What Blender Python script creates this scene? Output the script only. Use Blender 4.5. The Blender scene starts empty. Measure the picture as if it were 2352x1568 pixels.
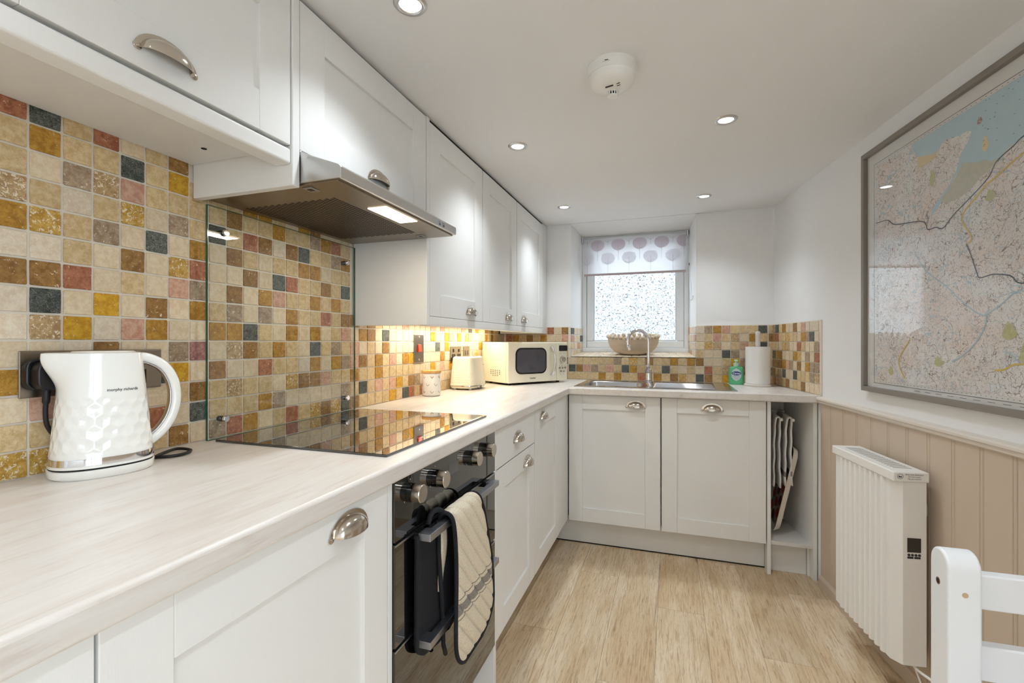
import bpy, bmesh, math, random
from mathutils import Vector, Matrix, noise

# ------------------------------------------------------------------ camera, world, light, exposure
scn = bpy.context.scene
COL = scn.collection
PI = math.pi
YAW = math.radians(18.722)
cam_d = bpy.data.cameras.new('camera')
cam_d.sensor_width = 36.0
cam_d.lens = 36.0 * 1077.0 / 2352.0
cam_d.shift_y = 2.0 / 2352.0
cam_d.clip_start = 0.02
cam = bpy.data.objects.new('camera', cam_d)
cam.location = (1.195, 0.0, 1.165)
cam.rotation_euler = (PI / 2, 0, YAW)
COL.objects.link(cam)
scn.camera = cam

SKY = 3.9
world = bpy.data.worlds.new('sky')
scn.world = world
world.use_nodes = True
bg = world.node_tree.nodes['Background']
bg.inputs[0].default_value = (0.77, 0.89, 1.0, 1)
bg.inputs[1].default_value = SKY

# daylight portals in the sink window and the added unseen doors (they guide sampling of the sky, they do not emit)
for nm, loc, rot, sx, sy in (('daylight_portal_sink', (0.943, 3.60, 1.51), (-PI / 2, 0, 0), 0.74, 0.86), ('daylight_portal_added_door', (2.586, -1.061, 0.95), (PI / 2, 0, PI / 2 + math.radians(8.5)), 1.95, 1.85)):
    pd = bpy.data.lights.new(nm, 'AREA'); pd.shape = 'RECTANGLE'; pd.size = sx; pd.size_y = sy; pd.cycles.is_portal = True
    po = bpy.data.objects.new(nm, pd); COL.objects.link(po); po.location = loc; po.rotation_euler = rot

DOWNLIGHT_W = 10.0
DOWNLIGHT_COL = (0.83, 0.92, 1.0)
STRIP_W = 1.5
HOOD_W = 0.8
scn.view_settings.view_transform = 'Standard'
scn.view_settings.look = 'None'
scn.view_settings.exposure = 0.76
scn.view_settings.gamma = 1.0
scn.view_settings.use_curve_mapping = False
scn.cycles.use_denoising = True
scn.cycles.use_light_tree = False
scn.cycles.max_bounces = 7
scn.cycles.diffuse_bounces = 4
scn.cycles.glossy_bounces = 4
scn.cycles.use_adaptive_sampling = True
scn.cycles.adaptive_threshold = 0.05
scn.cycles.transparent_max_bounces = 12
scn.cycles.caustics_reflective = False
scn.cycles.caustics_refractive = False
scn.cycles.sample_clamp_indirect = 6.0

RNG = random.Random(7)

# ------------------------------------------------------------------ helpers: colour and materials
def lin(v):
    v /= 255.0
    return v / 12.92 if v <= 0.04045 else ((v + 0.055) / 1.055) ** 2.4

def C(r, g, b):
    return (lin(r), lin(g), lin(b), 1.0)

def pset(b, **kw):
    for k, v in kw.items():
        n = k.replace('_', ' ')
        for i in b.inputs:
            if i.name.lower() == n.lower():
                i.default_value = v

def mat(name, col, rough=0.5, metal=0.0, spec=0.5, emit=None, estr=0.0, bump=None, coat=0.0, trans=0.0, aniso=0.0, alpha=1.0, var=None):
    """Principled material; bump=(scale xyz tuple or number, strength, distance); var=(scale, colour2, factor)"""
    m = bpy.data.materials.new(name)
    m.use_nodes = True
    nt = m.node_tree
    b = nt.nodes['Principled BSDF']
    pset(b, Base_Color=col, Roughness=rough, Metallic=metal, Specular_IOR_Level=spec, Coat_Weight=coat,
         Transmission_Weight=trans, Anisotropic=aniso, Alpha=alpha)
    if emit:
        pset(b, Emission_Color=emit, Emission_Strength=estr)
    if bump or var:
        tc = nt.nodes.new('ShaderNodeTexCoord')
    if bump:
        sc, st, di = bump
        mp = nt.nodes.new('ShaderNodeMapping')
        mp.inputs['Scale'].default_value = sc if isinstance(sc, tuple) else (sc, sc, sc)
        nt.links.new(tc.outputs['Object'], mp.inputs[0])
        n = nt.nodes.new('ShaderNodeTexNoise')
        n.inputs['Scale'].default_value = 1.0
        n.inputs['Detail'].default_value = 1.0
        nt.links.new(mp.outputs[0], n.inputs['Vector'])
        bp = nt.nodes.new('ShaderNodeBump')
        bp.inputs['Strength'].default_value = st
        bp.inputs['Distance'].default_value = di
        nt.links.new(n.outputs['Fac'], bp.inputs['Height'])
        nt.links.new(bp.outputs[0], b.inputs['Normal'])
    if var:
        sc, c2, f = var
        mp = nt.nodes.new('ShaderNodeMapping')
        mp.inputs['Scale'].default_value = sc if isinstance(sc, tuple) else (sc, sc, sc)
        nt.links.new(tc.outputs['Object'], mp.inputs[0])
        n = nt.nodes.new('ShaderNodeTexNoise')
        n.inputs['Scale'].default_value = 1.0
        n.inputs['Detail'].default_value = 5.0
        nt.links.new(mp.outputs[0], n.inputs['Vector'])
        r = nt.nodes.new('ShaderNodeValToRGB')
        r.color_ramp.elements[0].position = 0.5 - f
        r.color_ramp.elements[1].position = 0.5 + f
        r.color_ramp.elements[0].color = c2
        r.color_ramp.elements[1].color = col
        nt.links.new(n.outputs['Fac'], r.inputs[0])
        nt.links.new(r.outputs[0], b.inputs['Base Color'])
    return m

def clear_glass(name, tint=(1, 1, 1, 1), ior=1.5):
    """thin clear pane: see-through with a Fresnel mirror reflection"""
    m = bpy.data.materials.new(name)
    m.use_nodes = True
    nt = m.node_tree
    nt.nodes.clear()
    o = nt.nodes.new('ShaderNodeOutputMaterial')
    mix = nt.nodes.new('ShaderNodeMixShader')
    geo = nt.nodes.new('ShaderNodeNewGeometry')
    dot = nt.nodes.new('ShaderNodeVectorMath'); dot.operation = 'DOT_PRODUCT'
    nt.links.new(geo.outputs['Normal'], dot.inputs[0]); nt.links.new(geo.outputs['Incoming'], dot.inputs[1])
    def mth(op, a, b=None):
        n = nt.nodes.new('ShaderNodeMath'); n.operation = op
        for i, v in enumerate((a, b)):
            if v is None: continue
            if isinstance(v, (int, float)): n.inputs[i].default_value = v
            else: nt.links.new(v, n.inputs[i])
        return n.outputs[0]
    f0 = ((ior - 1) / (ior + 1)) ** 2 * 2      # two faces of the pane
    fr = mth('ADD', mth('MULTIPLY', mth('POWER', mth('SUBTRACT', 1.0, mth('ABSOLUTE', dot.outputs['Value'])), 5.0), 1 - f0), f0)
    tr = nt.nodes.new('ShaderNodeBsdfTransparent')
    tr.inputs[0].default_value = tint
    gl = nt.nodes.new('ShaderNodeBsdfGlossy')
    gl.inputs['Roughness'].default_value = 0.0
    nt.links.new(fr, mix.inputs[0])
    nt.links.new(tr.outputs[0], mix.inputs[1])
    nt.links.new(gl.outputs[0], mix.inputs[2])
    nt.links.new(mix.outputs[0], o.inputs[0])
    return m

def fabric_translucent(name, col, t=0.5):
    m = bpy.data.materials.new(name)
    m.use_nodes = True
    nt = m.node_tree
    nt.nodes.clear()
    o = nt.nodes.new('ShaderNodeOutputMaterial')
    mix = nt.nodes.new('ShaderNodeMixShader')
    mix.inputs[0].default_value = t
    a = nt.nodes.new('ShaderNodeBsdfDiffuse')
    b = nt.nodes.new('ShaderNodeBsdfTranslucent')
    a.inputs[0].default_value = col
    b.inputs[0].default_value = col
    nt.links.new(a.outputs[0], mix.inputs[1])
    nt.links.new(b.outputs[0], mix.inputs[2])
    nt.links.new(mix.outputs[0], o.inputs[0])
    return m

# ------------------------------------------------------------------ helpers: meshes and objects
class MB:
    """collects geometry; build() links it as ONE mesh object"""
    def __init__(s):
        s.v = []; s.f = []; s.m = []; s.mi = 0
    def add(s, vs, fs):
        o = len(s.v)
        s.v += [tuple(p) for p in vs]
        s.f += [tuple(i + o for i in f) for f in fs]
        s.m += [s.mi] * len(fs)
        return s
    def box(s, x0, x1, y0, y1, z0, z1):
        if x1 < x0: x0, x1 = x1, x0
        if y1 < y0: y0, y1 = y1, y0
        if z1 < z0: z0, z1 = z1, z0
        v = [(x, y, z) for z in (z0, z1) for y in (y0, y1) for x in (x0, x1)]
        return s.add(v, [(0, 2, 3, 1), (4, 5, 7, 6), (0, 1, 5, 4), (2, 6, 7, 3), (0, 4, 6, 2), (1, 3, 7, 5)])
    def prism(s, pts, axis, a0, a1):
        """extrude polygon pts (2D) along axis: 'x' -> pts=(y,z), 'y' -> (x,z), 'z' -> (x,y)"""
        def P(p, a):
            return {'x': (a, p[0], p[1]), 'y': (p[0], a, p[1]), 'z': (p[0], p[1], a)}[axis]
        n = len(pts)
        v = [P(p, a0) for p in pts] + [P(p, a1) for p in pts]
        f = [tuple(range(n)), tuple(range(2 * n - 1, n - 1, -1))]
        f += [(i, i + n, (i + 1) % n + n, (i + 1) % n) for i in range(n)]
        return s.add(v, f)
    def lathe(s, prof, seg=24, c=(0, 0, 0), axis='z', caps=True):
        """prof: list of (r, h)"""
        v = []; f = []
        for r, h in prof:
            for k in range(seg):
                a = 2 * PI * k / seg
                x, y = r * math.cos(a), r * math.sin(a)
                p = {'z': (x, y, h), 'y': (x, h, y), 'x': (h, x, y)}[axis]
                v.append((p[0] + c[0], p[1] + c[1], p[2] + c[2]))
        n = len(prof)
        for i in range(n - 1):
            for k in range(seg):
                k2 = (k + 1) % seg
                f.append((i * seg + k, i * seg + k2, (i + 1) * seg + k2, (i + 1) * seg + k))
        if caps:
            f.append(tuple(range(seg - 1, -1, -1)))
            f.append(tuple((n - 1) * seg + k for k in range(seg)))
        return s.add(v, f)
    def tube(s, path, r, seg=10, closed=False):
        path = [Vector(p) for p in path]
        n = len(path)
        v = []; f = []
        up = Vector((0, 0, 1))
        prev = None
        for i, p in enumerate(path):
            a = path[(i - 1) % n] if (closed or i > 0) else path[i]
            b = path[(i + 1) % n] if (closed or i < n - 1) else path[i]
            t = (b - a).normalized()
            if prev is None:
                prev = t.orthogonal().normalized()
            u = (prev - t * prev.dot(t)).normalized()
            prev = u
            w = t.cross(u)
            rr = r[i] if isinstance(r, (list, tuple)) else r
            for k in range(seg):
                q = 2 * PI * k / seg
                v.append(p + u * (rr * math.cos(q)) + w * (rr * math.sin(q)))
        for i in range(n if closed else n - 1):
            j = (i + 1) % n
            for k in range(seg):
                k2 = (k + 1) % seg
                f.append((i * seg + k, i * seg + k2, j * seg + k2, j * seg + k))
        if not closed:
            f.append(tuple(range(seg - 1, -1, -1)))
            f.append(tuple((n - 1) * seg + k for k in range(seg)))
        return s.add(v, f)
    def sphere(s, c, r, seg=12, rings=8):
        rx, ry, rz = r if isinstance(r, tuple) else (r, r, r)
        v = [(c[0], c[1], c[2] - rz)]
        for i in range(1, rings):
            a = -PI / 2 + PI * i / rings
            for k in range(seg):
                q = 2 * PI * k / seg
                v.append((c[0] + rx * math.cos(a) * math.cos(q), c[1] + ry * math.cos(a) * math.sin(q), c[2] + rz * math.sin(a)))
        v.append((c[0], c[1], c[2] + rz))
        f = []
        for k in range(seg):
            f.append((0, 1 + (k + 1) % seg, 1 + k))
        for i in range(rings - 2):
            for k in range(seg):
                k2 = (k + 1) % seg
                f.append((1 + i * seg + k, 1 + i * seg + k2, 1 + (i + 1) * seg + k2, 1 + (i + 1) * seg + k))
        last = len(v) - 1
        for k in range(seg):
            f.append((last, 1 + (rings - 2) * seg + k, 1 + (rings - 2) * seg + (k + 1) % seg))
        return s.add(v, f)
    def grid(s, nu, nv, fn, closed_u=False):
        v = [fn(i / (nu if closed_u else nu - 1), j / (nv - 1)) for j in range(nv) for i in range(nu)]
        f = []
        for j in range(nv - 1):
            for i in range(nu if closed_u else nu - 1):
                i2 = (i + 1) % nu
                f.append((j * nu + i, j * nu + i2, (j + 1) * nu + i2, (j + 1) * nu + i))
        return s.add(v, f)
    def mesh(s, name, off=(0, 0, 0), normals=True):
        me = bpy.data.meshes.new(name)
        me.from_pydata([(p[0] - off[0], p[1] - off[1], p[2] - off[2]) for p in s.v], [], s.f)
        if any(s.m):
            for p, mi in zip(me.polygons, s.m):
                p.material_index = mi
        if normals:
            bm = bmesh.new()
            bm.from_mesh(me)
            bmesh.ops.recalc_face_normals(bm, faces=bm.faces)
            bm.to_mesh(me)
            bm.free()
        me.update()
        return me
    def build(s, name, m, parent=None, bevel=0, seg=2, smooth=False, solid=0, normals=True, sub=0):
        off = OFF.get(parent.name, (0, 0, 0)) if parent else (0, 0, 0)
        return link(name, s.mesh(name, off, normals), m, parent, bevel, seg, smooth, solid, sub=sub)

OFF = {}

def link(name, me, m=None, parent=None, bevel=0, seg=2, smooth=False, solid=0, loc=None, rot=None, sub=0):
    o = bpy.data.objects.new(name, me)
    COL.objects.link(o)
    if m is not None and not me.materials:
        for q in (m if isinstance(m, (list, tuple)) else [m]):
            me.materials.append(q)
    if parent:
        o.parent = parent
        OFF[o.name] = OFF.get(parent.name, (0, 0, 0))
    if loc: o.location = loc
    if rot: o.rotation_euler = rot
    if solid:
        md = o.modifiers.new('solid', 'SOLIDIFY'); md.thickness = solid; md.offset = 0
    if sub:
        md = o.modifiers.new('sub', 'SUBSURF'); md.levels = sub; md.render_levels = sub
    if bevel:
        md = o.modifiers.new('bevel', 'BEVEL'); md.width = bevel; md.segments = seg
        md.limit_method = 'ANGLE'; md.angle_limit = math.radians(35)
    if smooth:
        me.polygons.foreach_set('use_smooth', [True] * len(me.polygons))
        if smooth != 'all':
            try:
                me.set_sharp_from_angle(angle=math.radians(40))
            except Exception:
                pass
    return o

def tag(o, label=None, cat=None, group=None, kind=None):
    if label: o['label'] = label
    if cat: o['category'] = cat
    if group: o['group'] = group
    if kind: o['kind'] = kind
    return o

def thing(name, label, cat, loc=(0, 0, 0), rotz=0.0, group=None, local=False):
    """an Empty at the thing's base; local=False: parts are given in world coordinates"""
    o = bpy.data.objects.new(name, None)
    o.empty_display_size = 0.05
    COL.objects.link(o)
    o.location = loc
    o.rotation_euler = (0, 0, rotz)
    OFF[o.name] = (0, 0, 0) if local else tuple(loc)
    return tag(o, label, cat, group)

def struct(name, mb, m, **kw):
    o = mb.build(name, m, **kw)
    o['kind'] = 'structure'
    return o

_txt = {}
def text_mb(s, size, fn, align='CENTER', bold=0.0):
    """flat lettering: the string's outline triangulated and mapped by fn(x, y) onto its surface"""
    cu = bpy.data.curves.new('lettering', 'FONT')
    cu.body = s
    cu.size = size
    cu.align_x = align
    cu.align_y = 'CENTER'
    cu.offset = bold
    cu.resolution_u = 3
    o = bpy.data.objects.new('lettering', cu)
    COL.objects.link(o)
    dg = bpy.context.evaluated_depsgraph_get()
    me = bpy.data.meshes.new_from_object(o.evaluated_get(dg))
    mb = MB()
    mb.add([fn(v.co.x, v.co.y) for v in me.vertices], [tuple(p.vertices) for p in me.polygons])
    bpy.data.objects.remove(o)
    bpy.data.curves.remove(cu)
    bpy.data.meshes.remove(me)
    return mb

def rrect(w, h, r, n=5, cx=0, cy=0):
    pts = []
    for sx, sy, a0 in ((1, 1, 0), (-1, 1, 90), (-1, -1, 180), (1, -1, 270)):
        for k in range(n + 1):
            a = math.radians(a0 + 90 * k / n)
            pts.append((cx + sx * (w / 2 - r) + r * math.cos(a), cy + sy * (h / 2 - r) + r * math.sin(a)))
    return pts

def smooth_path(pts, n=8):
    """Catmull-Rom through pts"""
    P = [Vector(p) for p in pts]
    P = [P[0] * 2 - P[1]] + P + [P[-1] * 2 - P[-2]]
    out = []
    for i in range(1, len(P) - 2):
        for k in range(n):
            t = k / n
            a, b, c, d = P[i - 1], P[i], P[i + 1], P[i + 2]
            out.append(0.5 * ((2 * b) + (c - a) * t + (2 * a - 5 * b + 4 * c - d) * t * t + (3 * b - a - 3 * c + d) * t ** 3))
    out.append(P[-2])
    return out

# ------------------------------------------------------------------ materials
M = {}
M['wall'] = mat('wall_paint', C(241, 240, 239), 0.85, spec=0.2)
M['ceiling'] = mat('ceiling_paint', C(241, 240, 240), 0.9, spec=0.2)
M['reveal'] = mat('reveal_paint', C(240, 241, 242), 0.8, spec=0.2)
M['paint'] = mat('cabinet_paint', C(236, 234, 230), 0.42, spec=0.35, bump=((420, 420, 14), 0.10, 0.0012))
M['paintH'] = mat('cabinet_rail_paint', C(236, 234, 230), 0.42, spec=0.35, bump=((14, 420, 420), 0.10, 0.0012))
M['carcass'] = mat('cabinet_carcass', C(230, 227, 222), 0.5, spec=0.3)
M['nook'] = mat('nook_board', C(222, 218, 214), 0.5, spec=0.3)
M['beige'] = mat('panelling_paint', C(206, 188, 168), 0.55, spec=0.3)
M['dado'] = mat('dado_paint', C(226, 216, 204), 0.5, spec=0.3)
M['grout'] = mat('grout', C(232, 223, 208), 0.9, spec=0.1)
M['steel'] = mat('brushed_steel', C(206, 204, 202), 0.30, 1.0, bump=((900, 8, 900), 0.05, 0.0005))
M['steel2'] = mat('sink_steel', C(205, 205, 208), 0.16, 1.0)
M['plate'] = mat('steel_plate', C(158, 148, 136), 0.30, 1.0)
M['chrome'] = mat('chrome', C(225, 225, 228), 0.06, 1.0)
M['nickel'] = mat('satin_nickel', C(205, 196, 184), 0.17, 1.0)
M['alu'] = mat('aluminium', C(176, 178, 186), 0.34, 1.0)
M['blackglass'] = mat('black_glass', C(12, 11, 11), 0.015, spec=0.75, coat=0.6)
M['hobglass'] = mat('hob_glass', C(16, 13, 11), 0.01, spec=1.0, coat=1.0)
M['black'] = mat('black_plastic', C(16, 16, 18), 0.35)
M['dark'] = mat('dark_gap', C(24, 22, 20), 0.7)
M['white'] = mat('white_plastic', C(243, 241, 236), 0.28, spec=0.5)
M['chair'] = mat('white_gloss_paint', C(240, 241, 243), 0.35, spec=0.4)
M['kettle'] = mat('kettle_enamel', C(244, 242, 236), 0.14, spec=0.55, coat=0.3)
M['cream'] = mat('cream_enamel', C(240, 232, 208), 0.2, spec=0.5)
M['radiator'] = mat('radiator_paint', C(241, 238, 233), 0.4, spec=0.4)
M['upvc'] = mat('upvc', C(238, 241, 244), 0.3, spec=0.4)
M['glass'] = clear_glass('window_glass')
M['picglass'] = clear_glass('picture_glass', ior=1.6)
M['splash'] = clear_glass('splashback_glass', (0.985, 1.0, 0.99, 1), 1.5)
M['greenedge'] = mat('glass_edge', C(30, 95, 75), 0.1, spec=0.6)
M['ink'] = mat('dark_ink', C(52, 52, 60), 0.6)
M['greyink'] = mat('grey_ink', C(150, 150, 150), 0.6)
M['whiteink'] = mat('white_ink', C(235, 235, 235), 0.5)
M['navy'] = mat('navy_binding', C(17, 18, 24), 0.85, bump=(900, 0.3, 0.001))
M['roll'] = mat('paper', C(244, 242, 238), 0.95, spec=0.1, bump=(500, 0.35, 0.001))
M['rubber'] = mat('cable_black', C(18, 18, 20), 0.5)
M['lampglow'] = mat('lamp_glow', C(255, 255, 255), 0.5, emit=(1, 0.98, 0.95, 1), estr=9.0)
M['warmglow'] = mat('warm_glow', C(255, 244, 220), 0.5, emit=(1, 0.86, 0.62, 1), estr=4.0)
M['stripglow'] = mat('strip_glow', C(255, 244, 220), 0.5, emit=(1, 0.86, 0.62, 1), estr=6.0)

for k_ in ('lampglow', 'warmglow', 'stripglow'):
    M[k_].cycles.emission_sampling = 'NONE'      # their lamps carry the light

def worktop_material():
    m = bpy.data.materials.new('travertine_laminate'); m.use_nodes = True
    nt = m.node_tree; b = nt.nodes['Principled BSDF']
    tc = nt.nodes.new('ShaderNodeTexCoord')
    def nz(scale, detail, rough):
        mp = nt.nodes.new('ShaderNodeMapping'); mp.inputs['Scale'].default_value = scale
        mp.inputs['Rotation'].default_value = (0, 0, 0.06)
        nt.links.new(tc.outputs['Object'], mp.inputs[0])
        n = nt.nodes.new('ShaderNodeTexNoise'); n.inputs['Scale'].default_value = 1
        n.inputs['Detail'].default_value = detail; n.inputs['Roughness'].default_value = rough
        n.inputs['Distortion'].default_value = 0.6
        nt.links.new(mp.outputs[0], n.inputs[0]); return n
    n1 = nz((24, 3.4, 20), 5, 0.66)
    n2 = nz((110, 9, 110), 3, 0.6)
    r1 = nt.nodes.new('ShaderNodeValToRGB')
    e = r1.color_ramp.elements
    e[0].position = 0.28; e[0].color = C(214, 203, 193)
    e[1].position = 0.66; e[1].color = C(228, 223, 217)
    q = e.new(0.46); q.color = C(223, 215, 207)
    nt.links.new(n1.outputs['Fac'], r1.inputs[0])
    r2 = nt.nodes.new('ShaderNodeValToRGB')
    r2.color_ramp.elements[0].position = 0.30; r2.color_ramp.elements[0].color = C(214, 196, 180)
    r2.color_ramp.elements[1].position = 0.46; r2.color_ramp.elements[1].color = (1, 1, 1, 1)
    nt.links.new(n2.outputs['Fac'], r2.inputs[0])
    mx = nt.nodes.new('ShaderNodeMix'); mx.data_type = 'RGBA'; mx.blend_type = 'MULTIPLY'
    mx.inputs[0].default_value = 0.28
    nt.links.new(r1.outputs[0], mx.inputs[6]); nt.links.new(r2.outputs[0], mx.inputs[7])
    nt.links.new(mx.outputs[2], b.inputs['Base Color'])
    pset(b, Roughness=0.34, Specular_IOR_Level=0.45)
    return m
M['worktop'] = worktop_material()

def tile_material(name, c1, c2, chip=0.0, chipc=C(236, 222, 198), veins=None, bright=0.10):
    m = bpy.data.materials.new(name); m.use_nodes = True
    nt = m.node_tree; b = nt.nodes['Principled BSDF']; L = nt.links.new
    geo = nt.nodes.new('ShaderNodeNewGeometry')
    oi = nt.nodes.new('ShaderNodeObjectInfo')
    rnd = nt.nodes.new('ShaderNodeMath'); rnd.operation = 'ADD'
    L(oi.outputs['Random'], rnd.inputs[0]); L(geo.outputs['Random Per Island'], rnd.inputs[1])
    fr = nt.nodes.new('ShaderNodeMath'); fr.operation = 'FRACT'; L(rnd.outputs[0], fr.inputs[0])
    sh = nt.nodes.new('ShaderNodeVectorMath'); sh.operation = 'ADD'
    cmb = nt.nodes.new('ShaderNodeCombineXYZ')
    mm = nt.nodes.new('ShaderNodeMath'); mm.operation = 'MULTIPLY'; mm.inputs[1].default_value = 7.0
    L(fr.outputs[0], mm.inputs[0]); L(mm.outputs[0], cmb.inputs[0]); L(mm.outputs[0], cmb.inputs[2])
    L(geo.outputs['Position'], sh.inputs[0]); L(cmb.outputs[0], sh.inputs[1])
    n1 = nt.nodes.new('ShaderNodeTexNoise'); n1.inputs['Scale'].default_value = 70
    n1.inputs['Detail'].default_value = 5; n1.inputs['Roughness'].default_value = 0.75
    L(sh.outputs[0], n1.inputs[0])
    r1 = nt.nodes.new('ShaderNodeValToRGB')
    r1.color_ramp.elements[0].position = 0.40; r1.color_ramp.elements[0].color = c2
    r1.color_ramp.elements[1].position = 0.59; r1.color_ramp.elements[1].color = c1
    L(n1.outputs['Fac'], r1.inputs[0])
    cur = r1.outputs[0]
    hgt = n1.outputs['Fac']
    if veins:
        vo = nt.nodes.new('ShaderNodeTexNoise'); vo.inputs['Scale'].default_value = 90
        vo.inputs['Detail'].default_value = 5; vo.inputs['Distortion'].default_value = 2.5
        L(sh.outputs[0], vo.inputs[0])
        a = nt.nodes.new('ShaderNodeMath'); a.operation = 'SUBTRACT'; a.inputs[1].default_value = 0.5
        L(vo.outputs['Fac'], a.inputs[0])
        ab = nt.nodes.new('ShaderNodeMath'); ab.operation = 'ABSOLUTE'; L(a.outputs[0], ab.inputs[0])
        rv = nt.nodes.new('ShaderNodeValToRGB')
        rv.color_ramp.elements[0].position = 0.0; rv.color_ramp.elements[0].color = (0.75, 0.75, 0.75, 1)
        rv.color_ramp.elements[1].position = 0.035; rv.color_ramp.elements[1].color = (0, 0, 0, 1)
        L(ab.outputs[0], rv.inputs[0])
        mx = nt.nodes.new('ShaderNodeMix'); mx.data_type = 'RGBA'
        L(rv.outputs[0], mx.inputs[0]); L(cur, mx.inputs[6]); mx.inputs[7].default_value = veins
        cur = mx.outputs[2]
    if chip > 0:
        n2 = nt.nodes.new('ShaderNodeTexNoise'); n2.inputs['Scale'].default_value = 150
        n2.inputs['Detail'].default_value = 4; n2.inputs['Roughness'].default_value = 0.7; n2.inputs['Distortion'].default_value = 0.6
        L(sh.outputs[0], n2.inputs[0])
        rc = nt.nodes.new('ShaderNodeValToRGB')
        rc.color_ramp.elements[0].position = 0.70 - chip * 0.19; rc.color_ramp.elements[0].color = (0, 0, 0, 1)
        rc.color_ramp.elements[1].position = 0.74 - chip * 0.19; rc.color_ramp.elements[1].color = (1, 1, 1, 1)
        L(n2.outputs['Fac'], rc.inputs[0])
        mx = nt.nodes.new('ShaderNodeMix'); mx.data_type = 'RGBA'
        L(rc.outputs[0], mx.inputs[0]); L(cur, mx.inputs[6]); mx.inputs[7].default_value = chipc
        cur = mx.outputs[2]
    hsv = nt.nodes.new('ShaderNodeHueSaturation')
    mr = nt.nodes.new('ShaderNodeMapRange'); mr.inputs[3].default_value = 1 - bright; mr.inputs[4].default_value = 1 + bright * 0.6
    L(fr.outputs[0], mr.inputs[0]); L(mr.outputs[0], hsv.inputs['Value']); L(cur, hsv.inputs['Color'])
    L(hsv.outputs[0], b.inputs['Base Color'])
    pset(b, Roughness=0.5, Specular_IOR_Level=0.35)
    return m

TM = {
    'c': tile_material('tile_cream', C(229, 212, 183), C(216, 192, 156), 0.14),
    'w': tile_material('tile_pale', C(230, 216, 194), C(216, 196, 170), 0.5),
    'b': tile_material('tile_beige', C(223, 199, 156), C(200, 169, 120), 0.24),
    's': tile_material('tile_speckled', C(196, 166, 122), C(160, 126, 84), 0.8),
    't': tile_material('tile_taupe', C(180, 158, 132), C(146, 122, 98), 0.5),
    'm': tile_material('tile_brown', C(166, 126, 72), C(132, 94, 48), 0.4),
    'o': tile_material('tile_ochre', C(192, 146, 62), C(156, 110, 38), 0.35),
    'Y': tile_material('tile_yellow', C(216, 170, 52), C(188, 136, 30), 0.32),
    'y': tile_material('tile_gold_speckle', C(208, 168, 84), C(178, 134, 50), 0.8),
    'r': tile_material('tile_red', C(186, 124, 92), C(152, 90, 64), 0.45, C(222, 192, 164)),
    'p': tile_material('tile_pink', C(218, 178, 152), C(196, 144, 120), 0.35, C(232, 210, 188)),
    'u': tile_material('tile_plum', C(178, 132, 122), C(138, 94, 90), 0.5, C(220, 196, 182)),
    'g': tile_material('tile_green', C(90, 92, 84), C(52, 58, 53), 0, veins=C(158, 166, 158), bright=0.25),
}

# ------------------------------------------------------------------ room dimensions
XL = 0.045        # face of the tiles on the left wall
YB = 3.22         # face of the tiles on the back wall
CEIL = 1.99
WT = 0.91         # worktop height
A8 = math.radians(8.5)
RP = Vector((1.88, 2.63, 0))
ES = Vector((math.sin(A8), -math.cos(A8), 0))    # along the right wall, towards the viewer
EN = Vector((-math.cos(A8), -math.sin(A8), 0))   # out of the right wall into the room
RROT = -(PI / 2 - A8)
def RW(s, off=0.0, z=0.0):
    p = RP + ES * s + EN * off
    return (p.x, p.y, z)
def XR(y):
    return RP.x - (y - RP.y) * math.tan(A8)

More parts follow.
